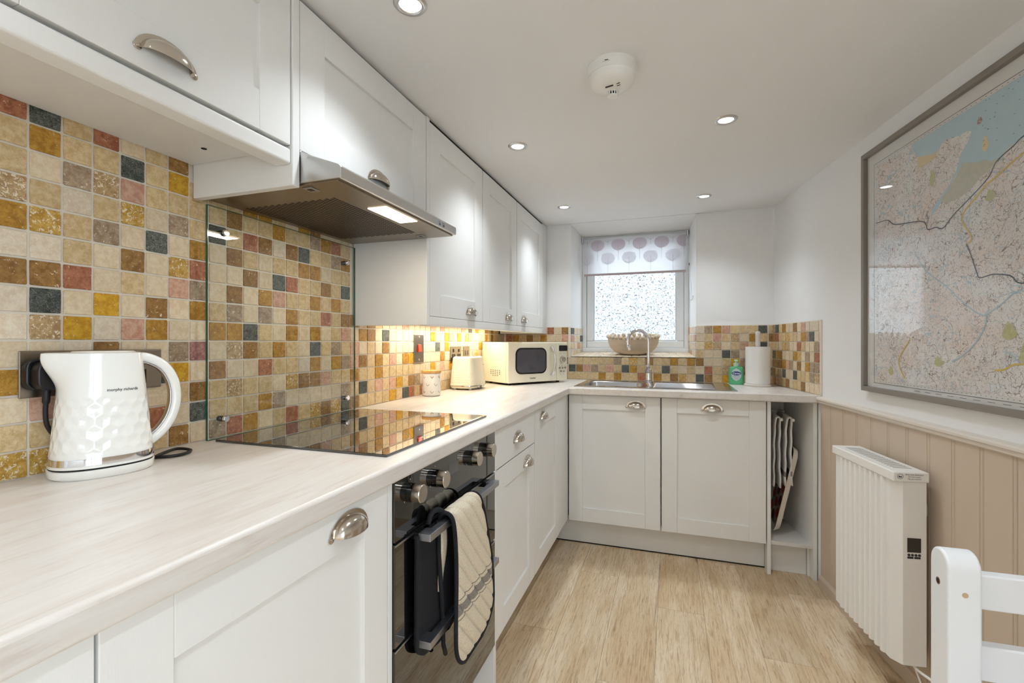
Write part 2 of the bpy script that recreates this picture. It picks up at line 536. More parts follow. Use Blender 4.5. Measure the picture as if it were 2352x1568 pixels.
# ------------------------------------------------------------------ floor of separate planks
def wood_material():
    m = bpy.data.materials.new('oak_plank'); m.use_nodes = True
    nt = m.node_tree; b = nt.nodes['Principled BSDF']; L = nt.links.new
    tc = nt.nodes.new('ShaderNodeTexCoord'); oi = nt.nodes.new('ShaderNodeObjectInfo')
    mul = nt.nodes.new('ShaderNodeMath'); mul.operation = 'MULTIPLY'; mul.inputs[1].default_value = 37.0
    L(oi.outputs['Random'], mul.inputs[0])
    cx = nt.nodes.new('ShaderNodeCombineXYZ'); L(mul.outputs[0], cx.inputs[0]); L(mul.outputs[0], cx.inputs[1]); L(mul.outputs[0], cx.inputs[2])
    va = nt.nodes.new('ShaderNodeVectorMath'); va.operation = 'ADD'
    L(tc.outputs['Object'], va.inputs[0]); L(cx.outputs[0], va.inputs[1])
    def nz(scale, detail, rough, dist=0.0):
        mp = nt.nodes.new('ShaderNodeMapping'); mp.inputs['Scale'].default_value = scale
        L(va.outputs[0], mp.inputs[0])
        n = nt.nodes.new('ShaderNodeTexNoise'); n.inputs['Scale'].default_value = 1
        n.inputs['Detail'].default_value = detail; n.inputs['Roughness'].default_value = rough; n.inputs['Distortion'].default_value = dist
        L(mp.outputs[0], n.inputs[0]); return n.outputs['Fac']
    big = nz((9, 1.5, 9), 4, 0.6, 0.8)
    fine = nz((170, 11, 170), 4, 0.78, 0.5)
    streak = nz((34, 1.1, 34), 3, 0.6, 1.5)
    r1 = nt.nodes.new('ShaderNodeValToRGB'); e = r1.color_ramp.elements
    e[0].position = 0.30; e[0].color = C(198, 169, 132)
    e[1].position = 0.66; e[1].color = C(228, 209, 180)
    q = e.new(0.47); q.color = C(214, 190, 155)
    L(big, r1.inputs[0])
    r2 = nt.nodes.new('ShaderNodeValToRGB')
    r2.color_ramp.elements[0].position = 0.32; r2.color_ramp.elements[0].color = C(170, 130, 92)
    r2.color_ramp.elements[1].position = 0.52; r2.color_ramp.elements[1].color = (1, 1, 1, 1)
    L(fine, r2.inputs[0])
    m1 = nt.nodes.new('ShaderNodeMix'); m1.data_type = 'RGBA'; m1.blend_type = 'MULTIPLY'; m1.inputs[0].default_value = 0.60
    L(r1.outputs[0], m1.inputs[6]); L(r2.outputs[0], m1.inputs[7])
    r3 = nt.nodes.new('ShaderNodeValToRGB')
    r3.color_ramp.elements[0].position = 0.27; r3.color_ramp.elements[0].color = C(150, 108, 68)
    r3.color_ramp.elements[1].position = 0.40; r3.color_ramp.elements[1].color = (1, 1, 1, 1)
    L(streak, r3.inputs[0])
    m2 = nt.nodes.new('ShaderNodeMix'); m2.data_type = 'RGBA'; m2.blend_type = 'MULTIPLY'; m2.inputs[0].default_value = 0.45
    L(m1.outputs[2], m2.inputs[6]); L(r3.outputs[0], m2.inputs[7])
    # knots
    mp = nt.nodes.new('ShaderNodeMapping'); mp.inputs['Scale'].default_value = (5.2, 1.7, 1)
    L(va.outputs[0], mp.inputs[0])
    vo = nt.nodes.new('ShaderNodeTexVoronoi'); vo.inputs['Scale'].default_value = 1.0
    L(mp.outputs[0], vo.inputs['Vector'])
    dn = nt.nodes.new('ShaderNodeMath'); dn.operation = 'MULTIPLY_ADD'; dn.inputs[1].default_value = 0.16
    L(fine, dn.inputs[0]); L(vo.outputs['Distance'], dn.inputs[2])
    r4 = nt.nodes.new('ShaderNodeValToRGB')
    r4.color_ramp.elements[0].position = 0.10; r4.color_ramp.elements[0].color = C(120, 88, 60)
    r4.color_ramp.elements[1].position = 0.19; r4.color_ramp.elements[1].color = (1, 1, 1, 1)
    L(dn.outputs[0], r4.inputs[0])
    m3 = nt.nodes.new('ShaderNodeMix'); m3.data_type = 'RGBA'; m3.blend_type = 'MULTIPLY'; m3.inputs[0].default_value = 0.7
    L(m2.outputs[2], m3.inputs[6]); L(r4.outputs[0], m3.inputs[7])
    hsv = nt.nodes.new('ShaderNodeHueSaturation')
    mr = nt.nodes.new('ShaderNodeMapRange'); mr.inputs[3].default_value = 0.93; mr.inputs[4].default_value = 1.06
    L(oi.outputs['Random'], mr.inputs[0]); L(mr.outputs[0], hsv.inputs['Value']); L(m3.outputs[2], hsv.inputs['Color'])
    L(hsv.outputs[0], b.inputs['Base Color'])
    pset(b, Roughness=0.42, Specular_IOR_Level=0.35)
    return m
M['wood'] = wood_material()

floor = struct('floor', MB().box(-0.1, 2.75, -2.3, 3.4, -0.08, -0.010), mat('floor_base', C(96, 74, 52), 0.9))
PW, PL = 0.19, 1.28
plank_me = MB().box(-PW / 2 + 0.0004, PW / 2 - 0.0004, -PL / 2 + 0.0004, PL / 2 - 0.0004, -0.010, 0.0).mesh('plank')
plank_me.materials.append(M['wood'])
for i in range(14):
    x = 0.0 + 0.095 + i * PW
    y0 = -2.3 + (i * 0.53) % PL
    for j in range(-1, 5):
        y = y0 + (j + 0.5) * PL
        if y - PL / 2 > 3.1 or y + PL / 2 < -2.2: continue
        link('plank', plank_me, None, floor, loc=(x, y, 0))

# ------------------------------------------------------------------ walls, ceiling, window opening
ceiling = struct('ceiling', MB().box(-0.1, 2.75, -2.3, YB, CEIL, CEIL + 0.1), M['ceiling'])
wl = struct('wall_left', MB().box(-0.1, 0.034, -2.3, 3.6, -0.08, CEIL + 0.1), M['wall'])
tag(wl, 'long wall behind the kettle and hob, covered in multicoloured stone mosaic')
grl = MB().box(0.034, XL - 0.0035, 0.10, YB + 0.005, WT - 0.03, WT + 0.724).build('grout_bed', M['grout'], wl)

WX0, WX1, WIX0, WIX1 = 0.535, 1.348, 0.574, 1.312     # window opening at the wall face and at the frame
WY = 3.455                                             # inner face of the window frame
SILL, SILLB, HEAD0, HEAD1 = 1.070, 1.097, CEIL, 1.938
w = MB()
w.prism([(-0.1, YB + 0.011), (WX0, YB + 0.011), (WIX0, WY), (WIX0, 3.62), (-0.1, 3.62)], 'z', -0.08, CEIL + 0.1)
w.prism([(WX1, YB + 0.011), (2.2, YB + 0.011), (2.2, 3.62), (WIX1, 3.62), (WIX1, WY)], 'z', -0.08, CEIL + 0.1)
w.prism([(YB + 0.012, -0.08), (3.62, -0.08), (3.62, SILLB - 0.004), (WY, SILLB - 0.010), (YB + 0.012, SILL - 0.010)], 'x', WX0 - 0.02, WX1 + 0.02)
w.prism([(YB + 0.011, CEIL), (WY, HEAD1), (3.62, HEAD1), (3.62, CEIL + 0.1), (YB + 0.011, CEIL + 0.1)], 'x', WX0 - 0.02, WX1 + 0.02)
wb = struct('wall_back', w, M['wall'])
tag(wb, 'short white wall around the window above the sink')
g = MB()
g.box(0.036, WX0 - 0.001, YB + 0.0035, YB + 0.011, WT - 0.03, WT + 0.364)
g.box(WX1 + 0.001, XR(YB) + 0.01, YB + 0.0035, YB + 0.011, WT - 0.03, WT + 0.364)
g.box(WX0 - 0.001, WX1 + 0.001, YB + 0.0035, YB + 0.012, WT - 0.03, SILL - 0.001)
g.prism([(YB + 0.0035, SILL - 0.010), (WY, SILLB - 0.010), (WY, SILLB - 0.003), (YB + 0.0035, SILL - 0.003)], 'x', WX0, WX1)
g.build('grout_bed', M['grout'], wb)

# right wall: local x runs along the wall towards the viewer, -y faces the room; unseen glazed doors added for fill daylight
DS0, DS1 = 2.80, 4.80
wr = struct('wall_right', MB().box(-0.95, DS0, 0.0, 0.12, -0.08, CEIL + 0.1).box(DS1, 5.4, 0.0, 0.12, -0.08, CEIL + 0.1).box(DS0, DS1, 0.0, 0.12, 1.90, CEIL + 0.1).box(DS0, DS1, 0.0, 0.12, -0.08, 0.0), M['wall'])
tag(wr, 'long white wall with the framed map')
wr.location = RP; wr.rotation_euler = (0, 0, RROT)
struct('wall_rear', MB().box(-0.1, 2.9, -2.4, -2.3, -0.08, CEIL + 0.1), M['wall'])
w2 = MB()
for x0, x1, z0, z1 in ((DS0, DS1, 0.0, 0.10), (DS0, DS1, 1.82, 1.90), (DS0, DS0 + 0.08, 0.10, 1.82), (DS1 - 0.08, DS1, 0.10, 1.82), (3.74, 3.86, 0.10, 1.82)):
    w2.box(x0, x1, 0.03, 0.09, z0, z1)
added_door = struct('added_door_1', w2, M['upvc'])
added_door.location = RP; added_door.rotation_euler = (0, 0, RROT)
for x0, x1 in ((DS0 + 0.07, 3.75), (3.85, DS1 - 0.07)):
    MB().add([(x0, 0.06, 0.09), (x1, 0.06, 0.09), (x1, 0.06, 1.83), (x0, 0.06, 1.83)], [(0, 1, 2, 3)]).build('pane', M['glass'], added_door)
struct('ground_added_door', MB().box(2.0, 9, -5, 2, -0.16, -0.12), mat('added_door_paving', C(150, 148, 142), 0.9))  # unseen paving, added outside the added doors

# ------------------------------------------------------------------ mosaic tiles
def tile_mesh(seed, w=0.0474, h=0.0474):
    r = random.Random(seed)
    pts = []
    n = 4
    for sx, sy, a0 in ((1, 1, 0), (-1, 1, 90), (-1, -1, 180), (1, -1, 270)):
        rad = 0.0011 + r.random() * 0.0014
        for k in range(3):
            a = math.radians(a0 + 45 * k)
            pts.append((sx * (w / 2 - rad) + rad * math.cos(a) + (r.random() - .5) * 0.0006, sy * (h / 2 - rad) + rad * math.sin(a) + (r.random() - .5) * 0.0006))
        # a point along the next side, slightly in or out
        t = 0.3 + 0.4 * r.random()
        d = (r.random() - 0.6) * 0.0010
        if a0 == 0: pts.append((w / 2 * (1 - 2 * t), h / 2 + d))
        elif a0 == 90: pts.append((-w / 2 - d, h / 2 * (1 - 2 * t)))
        elif a0 == 180: pts.append((-w / 2 * (1 - 2 * t), -h / 2 - d))
        else: pts.append((w / 2 + d, -h / 2 * (1 - 2 * t)))
    N = len(pts)
    v = [(x, 0.006, z) for x, z in pts] + [(x, 0.0012, z) for x, z in pts] + [(x * 0.968, 0.0, z * 0.968) for x, z in pts]
    f = []
    for i in range(N):
        j = (i + 1) % N
        f.append((i, j, j + N, i + N)); f.append((i + N, j + N, j + 2 * N, i + 2 * N))
    f.append(tuple(range(2 * N, 3 * N)))
    return v, f
TV = [tile_mesh(s) for s in range(5)]
_tile_cache = {}
def tile_me(kind, var):
    if (kind, var) not in _tile_cache:
        me = MB().add(*TV[var]).mesh('tile')
        me.materials.append(TM[kind])
        _tile_cache[(kind, var)] = me
    return _tile_cache[(kind, var)]
TR = random.Random(11)
WEIGHTS = 'ccccccccbbbbbbbbbwwwtttmmooosspprygYb'
def rtile(dark=True):
    return TR.choice(WEIGHTS)
KINDS = list(TM)
def put_tile(parent, kind, loc, rot, sx=1.0, sz=1.0):
    o = link('tile', tile_me(kind, TR.randrange(5)), None, parent, loc=loc, rot=rot)
    o.scale = (sx, 1, sz)
    o.rotation_euler.rotate_axis('Y', (TR.random() - 0.5) * 0.014)
    return o
class TileStuff:
    """the far, tiny tiles: still real tiles, joined into one part"""
    def __init__(s): s.mb = MB()
    def put(s, kind, loc, rz, sx=1.0, sz=1.0):
        v, f = TV[TR.randrange(5)]
        c, sn = math.cos(rz), math.sin(rz)
        s.mb.mi = KINDS.index(kind)
        s.mb.add([(loc[0] + c * x * sx - sn * y, loc[1] + sn * x * sx + c * y, loc[2] + z * sz) for x, y, z in v], f)
    def build(s, parent):
        o = s.mb.build('tile_field', [TM[k] for k in KINDS], parent)
        o['kind'] = 'stuff'
        return o

PY, PZ, Y0 = 0.0522, 0.0517, 0.5465
LEFT = ["rbbsowmwwcocby", "gocbywmgsccpby", "bbtwbbrcYwcpbo", "rbsbtccYwmbcbb", "cgpycmbcpcbbcb", "bbbcgccmocgcrb", "mYbtcypcctYbcm",
        "-bbbortocucmgc", "-bbgcccbocmbbt", "-bmbmcmtoscsbr", "-obrbmccgmcbbo", "-obmccotbbrboc", "-bowbgpccobctb", "-cbmbrboobbycr",
        "-obgobbbccwmcb", "-mtbobobogomcy", "-cobcmbrcbcpcm", "-crtbbobbtobcy", "-cbobgbmpbtbtg"]
LEFT2 = ["mcppobm", "bocmbgb", "ombbbbb", "bccoopb", "cgmbbbb", "cccpbpY", "ccccbYb", "pccobbg", "cccYbmr", "cccYctb", "ccccccr", "ccccccb",
         "pYccYbb", "ccgcccb", "pccopcb", "cYYcccb", "cpccYcb", "ccccccb", "cYccccb", "pcccccb", "cycccbb", "gpccbcb", "cccpcbc", "Yccybcb",
         "cbYccbc", "ccgcbcc", "mobmccc", "bbcccbc", "omtbcbc"]
st = TileStuff()
for k in range(-8, 52):
    yc = Y0 + PY * (k + 0.5)
    if yc + PY / 2 > YB + 0.02: break
    for r in range(14):
        zc = WT + PZ * (13.5 - r)
        if k < 6:
            kind = LEFT[k + 1][r] if k >= -1 else rtile()
        elif k < 18:
            kind = LEFT[k + 1][r]
        else:
            if r < 7: continue
            kind = LEFT2[k - 18][r - 7] if k - 18 < len(LEFT2) else rtile()
        if kind == '-': continue
        if k >= 6 and r == 1:
            zc -= 0.010
        if -1 <= k < 22:
            put_tile(wl, kind, (XL, yc, zc), (0, 0, PI / 2))
        else:
            st.put(kind, (XL, yc, zc), PI / 2)
st.build(wl)

BX0 = 1.395
BACKR = ["wccbmcg", "tbyccrm", "opsccbb", "pbcgbsY", "bsbtYbb", "bcpctmb", "bobccbc", "gbgcbcb"]
BACKU = ["cgb", "bmb", "bpb", "btb", "bbo", "bpb", "tbo", "bgb", "yob", "bbr", "mbb", "bbo", "bgb", "obm", "bcy", "obb"]   # below the window, left to right
BACKL = ["mpbbtcb", "ccbbbcb", "rcbbtbb", "boccbbb", "bbcbbcb", "bmbbcbb", "bbbcbbc", "bobbbtb", "mrbbcbb", "bbcbbbb"]     # right to left from the window
PB = 0.0515
for c in range(-27, 8):
    x0 = BX0 + PB * (c - 1) ; x1 = x0 + PB
    if x1 < 0.06: continue
    for r in range(7):
        zc = WT + PZ * (6.5 - r)
        under = (x1 > WX0 + 0.012 and x0 < WX1 - 0.004)
        if c >= 0: kind = BACKR[c][r]
        elif under:
            if r < 4: continue
            i = c + 16
            kind = BACKU[i][r - 4] if 0 <= i < 16 else 'b'
        else:
            i = -17 - c
            kind = BACKL[i][r] if 0 <= i < len(BACKL) else rtile()
        a, b = x0, x1
        if c == 0 and r < 4: a = WX1
        if under and c < 0 and r < 4: continue
        if b > XR(YB): b = XR(YB)
        if b - a < 0.012: continue
        put_tile(wb, kind, ((a + b) / 2, YB, zc), (0, 0, 0), (b - a) / PB)
c = 8
put_tile(wb, 'b', ((BX0 + PB * 7 + XR(YB)) / 2, YB, WT + PZ * 6.5), (0, 0, 0), 0.5)
for r, kind in enumerate("mbcctb"):
    put_tile(wb, kind, ((BX0 + PB * 7 + XR(YB)) / 2, YB, WT + PZ * (5.5 - r)), (0, 0, 0), 0.5)
# tiles of the window reveals and sill
for sx, (xa, ya), (xb, yb), seq in ((1, (WX0, YB + 0.004), (WIX0, WY), "wcpg cwwc cpcw wcgw"), (-1, (WX1, YB + 0.004), (WIX1, WY), "cwpw wcwc pwcw cwcp")):
    L = math.hypot(xb - xa, yb - ya)
    ang = math.atan2(yb - ya, xb - xa)
    rz = ang if sx > 0 else ang + PI
    seq = seq.replace(' ', '')
    for i in range(4):
        for j in range(4):
            t = (i + 0.5) / 4
            x = xa + (xb - xa) * t + sx * 0.004
            y = ya + (yb - ya) * t
            z = SILL + PZ * (j + 0.5) - 0.006
            rot = (0, 0, rz if sx > 0 else rz)
            put_tile(wb, seq[(i * 4 + j) % 16], (x, y, z), rot, L / 4 / PB, 0.93)
SLA = math.atan2(SILLB - SILL, WY - YB)
for i in range(16):
    for j in range(4):
        xa = WX0 + (WX1 - WX0) * (i + 0.5) / 16
        t = (j + 0.5) / 4
        xi = WIX0 + (WIX1 - WIX0) * (i + 0.5) / 16
        put_tile(wb, TR.choice('wwcw'), (xa * (1 - t) + xi * t, YB + 0.006 + (WY - YB - 0.006) * t, SILL + (SILLB - SILL) * t), (-PI / 2 + SLA, 0, 0), 0.96 - 0.06 * t, (WY - YB) / 4 / PB)  # pale tiles stand in for strong daylight reflected off the sill
RIGHT = ["tmbgmmm", "grbombp", "bbcmmcb", "obycogb", "cyscpcm", "cbcctcc", "mbcocgb", "ccrymbb", "pobccbm", "wtctobc", "wgccttc", "wwtrtsc"]
SR0 = (RP.y - YB) / math.cos(A8)     # s of the back corner (negative)
PR = (0.012 - SR0) / 12
MB().box(SR0 - 0.02, 0.022, -0.0075, 0.0, WT - 0.03, WT + 0.364).build('grout_bed', M['grout'], wr)
for i in range(12):
    for r in range(7):
        s = SR0 + PR * (i + 0.5)
        kind = RIGHT[i][r]
        sx = PR / PB
        if r == 0 and i == 11: continue
        if r == 0 and i == 10:
            s += PR / 2; sx *= 2
        put_tile(wr, kind, (s, -0.011, WT + PZ * (6.5 - r)), (0, 0, 0), sx)

# ------------------------------------------------------------------ panelling, dado rail and skirting on the right wall
bd = MB()
W = 0.1063
bd.prism([(-W / 2 + 0.0008, -0.001), (-W / 2 + 0.0008, -0.0085), (-W / 2 + 0.0035, -0.011), (W / 2 - 0.014, -0.011), (W / 2 - 0.0115, -0.0075), (W / 2 - 0.0105, -0.0075),
          (W / 2 - 0.008, -0.011), (W / 2 - 0.0035, -0.011), (W / 2 - 0.0008, -0.0085), (W / 2 - 0.0008, -0.001)], 'z', 0.0, 0.875)
board_me = bd.mesh('board')
board_me.materials.append(M['beige'])
s = 0.035
while s < 2.6:
    link('board', board_me, None, wr, loc=(s + W / 2 - 0.004, 0, 0.0))
    s += W
MB().box(0.02, 2.79, -0.006, 0.0, 0.0, 0.88).build('backing_board', M['beige'], wr)
t1 = struct('trim_1', MB().prism([(0, 0.872), (-0.014, 0.872), (-0.020, 0.877), (-0.020, 0.886), (-0.026, 0.890), (-0.026, 0.897), (-0.022, 0.902), (0, 0.905)], 'x', 0.012, 2.79), M['dado'])
t1.location = RP; t1.rotation_euler = (0, 0, RROT)
tag(t1, 'pale dado rail capping the beige panelling')
bb = struct('baseboard_right', MB().prism([(0, 0.0), (-0.024, 0.0), (-0.024, 0.044), (-0.020, 0.052), (-0.010, 0.056), (0, 0.056)], 'x', 0.035, 2.79), M['beige'])
bb.location = RP; bb.rotation_euler = (0, 0, RROT)

# ------------------------------------------------------------------ window 1, outside wall
win = MB()
def frame_rect(mb, x0, x1, z0, z1, wd, y0, y1):
    mb.box(x0, x1, y0, y1, z0, z0 + wd); mb.box(x0, x1, y0, y1, z1 - wd, z1)
    mb.box(x0, x0 + wd, y0, y1, z0 + wd, z1 - wd); mb.box(x1 - wd, x1, y0, y1, z0 + wd, z1 - wd)
    return mb
frame_rect(win, WIX0, WIX1, SILLB - 0.002, HEAD1, 0.030, WY, WY + 0.065)
window1 = struct('window_1', win, M['upvc'], bevel=0.003)
sash = frame_rect(MB(), WIX0 + 0.031, WIX1 - 0.031, SILLB + 0.029, HEAD1 - 0.031, 0.048, WY + 0.008, WY + 0.06).build('window_sash', M['upvc'], window1, bevel=0.006)
frame_rect(MB(), WIX0 + 0.079, WIX1 - 0.079, SILLB + 0.077, HEAD1 - 0.079, 0.010, WY + 0.018, WY + 0.05).build('glazing_bead', M['upvc'], sash, bevel=0.003)
MB().box(WIX0 + 0.08, WIX1 - 0.08, WY + 0.030, WY + 0.034, SILLB + 0.078, HEAD1 - 0.08).build('pane', M['glass'], sash)

def harl(u, v):
    x = -0.3 + 2.6 * u; z = 0.7 + 1.9 * v
    n = noise.noise((x * 44, z * 44, 3.1)) + 0.7 * noise.noise((x * 88, z * 88, 9.0)) + 0.4 * noise.noise((x * 16, z * 16, 1.0))
    return (x, 5.60 - 0.034 * max(-0.35, n), z)
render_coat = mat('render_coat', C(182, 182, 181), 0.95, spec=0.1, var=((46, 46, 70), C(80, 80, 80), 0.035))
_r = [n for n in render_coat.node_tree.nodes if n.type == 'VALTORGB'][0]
_r.color_ramp.elements[0].position = 0.38; _r.color_ramp.elements[1].position = 0.43      # dark flecks in the colour stand in for shade between pebbles
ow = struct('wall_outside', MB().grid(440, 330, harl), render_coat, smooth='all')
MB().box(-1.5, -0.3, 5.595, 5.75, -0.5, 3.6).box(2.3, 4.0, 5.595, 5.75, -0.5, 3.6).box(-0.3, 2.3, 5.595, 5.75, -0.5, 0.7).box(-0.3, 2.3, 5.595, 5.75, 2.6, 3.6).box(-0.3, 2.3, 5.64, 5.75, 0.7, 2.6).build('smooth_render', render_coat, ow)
struct('ground_outside', MB().box(-1.5, 4.0, 3.62, 5.8, -0.5, -0.4), mat('ground_grey', C(190, 189, 187), 0.95))

# ------------------------------------------------------------------ downlights
def downlight(x, y, label):
    t = thing('recessed_downlight', label, 'downlight', (x, y, CEIL), group='recessed ceiling downlights', local=True)
    MB().lathe([(0.0255, 0.0), (0.0255, -0.0025), (0.030, -0.0055), (0.037, -0.0045), (0.041, 0.0)], 40, caps=False).build('bezel', M['steel'], t, smooth='all')
    MB().lathe([(0.0255, -0.0015), (0.0254, -0.0020)], 32).build('lamp', M['lampglow'], t)
    ld = bpy.data.lights.new('downlight_beam', 'SPOT')
    ld.energy = DOWNLIGHT_W; ld.color = DOWNLIGHT_COL; ld.spot_size = math.radians(120); ld.spot_blend = 1.0; ld.shadow_soft_size = 0.026
    lo = bpy.data.objects.new('downlight_beam', ld); COL.objects.link(lo)
    lo.parent = t; lo.location = (0, 0, -0.012)
    return t
downlight(0.592, 1.005, 'chrome recessed downlight above the extractor hood, cut by the top of the picture')
downlight(0.585, 1.875, 'chrome recessed downlight over the run of narrow wall cabinets')
downlight(0.579, 2.809, 'small chrome recessed downlight by the window on the wall cabinet side')
downlight(1.388, 1.901, 'chrome recessed downlight between the smoke alarm and the framed map')
downlight(1.372, 2.852, 'small chrome recessed downlight by the window over the draining board')
for x, y, lb in ((1.388, 0.97, 'chrome recessed downlight above the white chair, just outside the picture'),  # unseen lamps: the visible grid carried on, added for their light
                 (0.59, 0.05, 'chrome recessed downlight level with the viewer, worktop side'),
                 (1.388, 0.03, 'chrome recessed downlight straight above the viewer'),
                 (0.59, -0.9, 'chrome recessed downlight behind the viewer, worktop side'),
                 (1.388, -0.9, 'chrome recessed downlight behind the viewer, mid room'),
                 (0.9, -1.7, 'added unseen downlight by the rear wall, worktop side'),
                 (1.7, -1.7, 'added unseen downlight by the rear wall, map wall side')):
    downlight(x, y, lb)

# ------------------------------------------------------------------ smoke alarm
t = thing('smoke_alarm', 'round white heat alarm with slotted sensor dome fixed to the ceiling', 'smoke alarm', (1.027, 1.43, CEIL), local=True)
MB().lathe([(0.074, 0), (0.074, -0.005), (0.072, -0.007), (0.0705, -0.030), (0.0700, -0.0305)], 48).build('base_ring', M['white'], t, smooth=True)
MB().lathe([(0.0690, -0.0305), (0.0685, -0.031), (0.068, -0.040), (0.064, -0.050), (0.055, -0.058), (0.03, -0.062), (0.0005, -0.062)], 48, caps=False).build('cover', M['white'], t, smooth='all')
sd = MB()
SY_ = 0.022
sd.lathe([(0.0165, -0.060), (0.0165, -0.064)], 24, c=(0, SY_, 0))
sd.lathe([(0.0165, -0.074), (0.0160, -0.078), (0.013, -0.080), (0.0005, -0.080)], 24, c=(0, SY_, 0))
for k in range(12):
    a = 2 * PI * k / 12
    x, y = 0.0150 * math.cos(a), SY_ + 0.0150 * math.sin(a)
    sd.box(x - 0.0017, x + 0.0017, y - 0.0017, y + 0.0017, -0.075, -0.063)
s0 = sd.build('sensor_dome', M['white'], t, smooth=True)
MB().lathe([(0.011, -0.060), (0.011, -0.075)], 16, c=(0, SY_, 0)).build('sensor_core', M['dark'], s0)
ca, sa = math.cos(0.25), math.sin(0.25)
for x, y, L in ((-0.006, -0.016, 0.012), (-0.006, -0.0115, 0.012), (0.021, -0.022, 0.005), (0.021, -0.011, 0.005)):
    d = Vector((ca, -sa, 0)); n = Vector((sa, ca, 0)); p = Vector((x, y, -0.0610))
    q = [p - d * L - n * 0.0009, p + d * L - n * 0.0009, p + d * L + n * 0.0009, p - d * L + n * 0.0009]
    MB().add([tuple(a) for a in q] + [(a.x, a.y, a.z - 0.0022) for a in q], [(0, 1, 2, 3), (4, 5, 6, 7), (0, 1, 5, 4), (1, 2, 6, 5), (2, 3, 7, 6), (3, 0, 4, 7)]).build('sound_slot', M['dark'], t)
MB().lathe([(0.0075, -0.056), (0.0075, -0.061), (0.006, -0.0625), (0.0005, -0.0625)], 20, c=(0.0, 0.050, 0)).build('test_button', M['chrome'], t, smooth=True)
MB().box(-0.012, -0.002, -0.0722, -0.0700, -0.0165, -0.0150).build('date_slot', M['dark'], t)
pr = MB()
for k in range(9):
    a = -PI / 2 - 0.25 + k * 0.035
    x, y = 0.0712 * math.cos(a), 0.0712 * math.sin(a)
    pr.box(x - 0.0008, x + 0.0008, y - 0.0004, y + 0.0004, -0.019, -0.0178)
pr.build('print', M['greyink'], t)['kind'] = 'stuff'

# ------------------------------------------------------------------ cabinet parts
def cup_handle_mesh():
    mb = MB()
    def sh(u, v):
        q = -1 + 2 * u
        x = 0.043 * q
        w = max(0.0, 1 - q * q) ** 0.5
        a = v * math.radians(96)
        return (x, -0.0005 - 0.026 * (w ** 0.8) * math.sin(a), -0.011 + 0.030 * (w ** 0.9) * math.cos(a))
    def sh2(u, v):
        p = sh(u, v)
        return (p[0] * 0.97, p[1] * 0.93 + 0.0004, (p[2] + 0.011) * 0.94 - 0.011)
    mb.grid(25, 11, sh); mb.grid(25, 11, sh2)
    # rim joining the two skins
    n = 25
    r0 = [sh(i / 24, 1) for i in range(n)]; r1 = [sh2(i / 24, 1) for i in range(n)]
    mb.add(r0 + r1, [(i, i + 1, n + i + 1, n + i) for i in range(n - 1)])
    # flange with screw tabs
    N = 28
    o = []; i_ = []
    for k in range(N + 1):
        a = PI * k / N
        o.append((-0.054 * math.cos(a), -0.014 + 0.039 * math.sin(a)))
        i_.append((-0.041 * math.cos(a), -0.011 + 0.029 * math.sin(a)))
    o[0] = (-0.054, -0.012); o[-1] = (0.054, -0.012)
    v = [(x, -0.0022, z) for x, z in o] + [(x, -0.0022, z) for x, z in i_] + [(x, 0.0, z) for x, z in o] + [(x, 0, z) for x, z in i_]
    K = N + 1
    f = []
    for k in range(N):
        f += [(k, k + 1, K + k + 1, K + k), (k, 2 * K + k, 2 * K + k + 1, k + 1), (K + k, K + k + 1, 3 * K + k + 1, 3 * K + k)]
    mb.add(v, f)
    for sx in (-1, 1):
        mb.lathe([(0.0068, 0.0), (0.0068, -0.0020), (0.0055, -0.0028)], 14, c=(sx * 0.0485, 0, -0.011), axis='y')
        mb.lathe([(0.0022, -0.0026), (0.0022, -0.0042), (0.0008, -0.0048)], 10, c=(sx * 0.0485, 0, -0.011), axis='y')
    me = mb.mesh('cup_handle')
    me.polygons.foreach_set('use_smooth', [True] * len(me.polygons))
    me.set_sharp_from_angle(angle=math.radians(50))
    me.materials.append(M['nickel'])
    return me
CUP = cup_handle_mesh()

def shaker_door(parent, loc, rotz, w, h, hx=None, hz=None, name='door', stile=0.078, rail=0.078, slab=False):
    """door with its front at local y=0; origin at the middle of the bottom edge"""
    off = OFF.get(parent.name, (0, 0, 0))
    T = 0.020
    mb = MB()
    if slab:
        mb.box(-w / 2, w / 2, 0, T, 0, h)
    else:
        mb.box(-w / 2, -w / 2 + stile, 0, T, 0, h)
        mb.box(w / 2 - stile, w / 2, 0, T, 0, h)
        mb.box(-w / 2 + stile + 0.0003, w / 2 - stile - 0.0003, 0.0003, T, 0, rail)
        mb.box(-w / 2 + stile + 0.0003, w / 2 - stile - 0.0003, 0.0003, T, h - rail, h)
    me = mb.mesh(name)
    d = link(name, me, M['paint'], parent, bevel=0.0012, seg=2, loc=(loc[0] - off[0], loc[1] - off[1], loc[2] - off[2]), rot=(0, 0, rotz))
    OFF[d.name] = (0, 0, 0)
    if not slab:
        MB().box(-w / 2 + stile - 0.004, w / 2 - stile + 0.004, 0.0090, 0.016, rail - 0.004, h - rail + 0.004).build('panel', M['paint'], d)
    if hx is not None:
        link('cup_handle', CUP, None, d, loc=(hx, 0, hz))
    return d

FX = 0.635      # door face of the long base run
FY = 2.648      # door face of the sink run
R90 = PI / 2

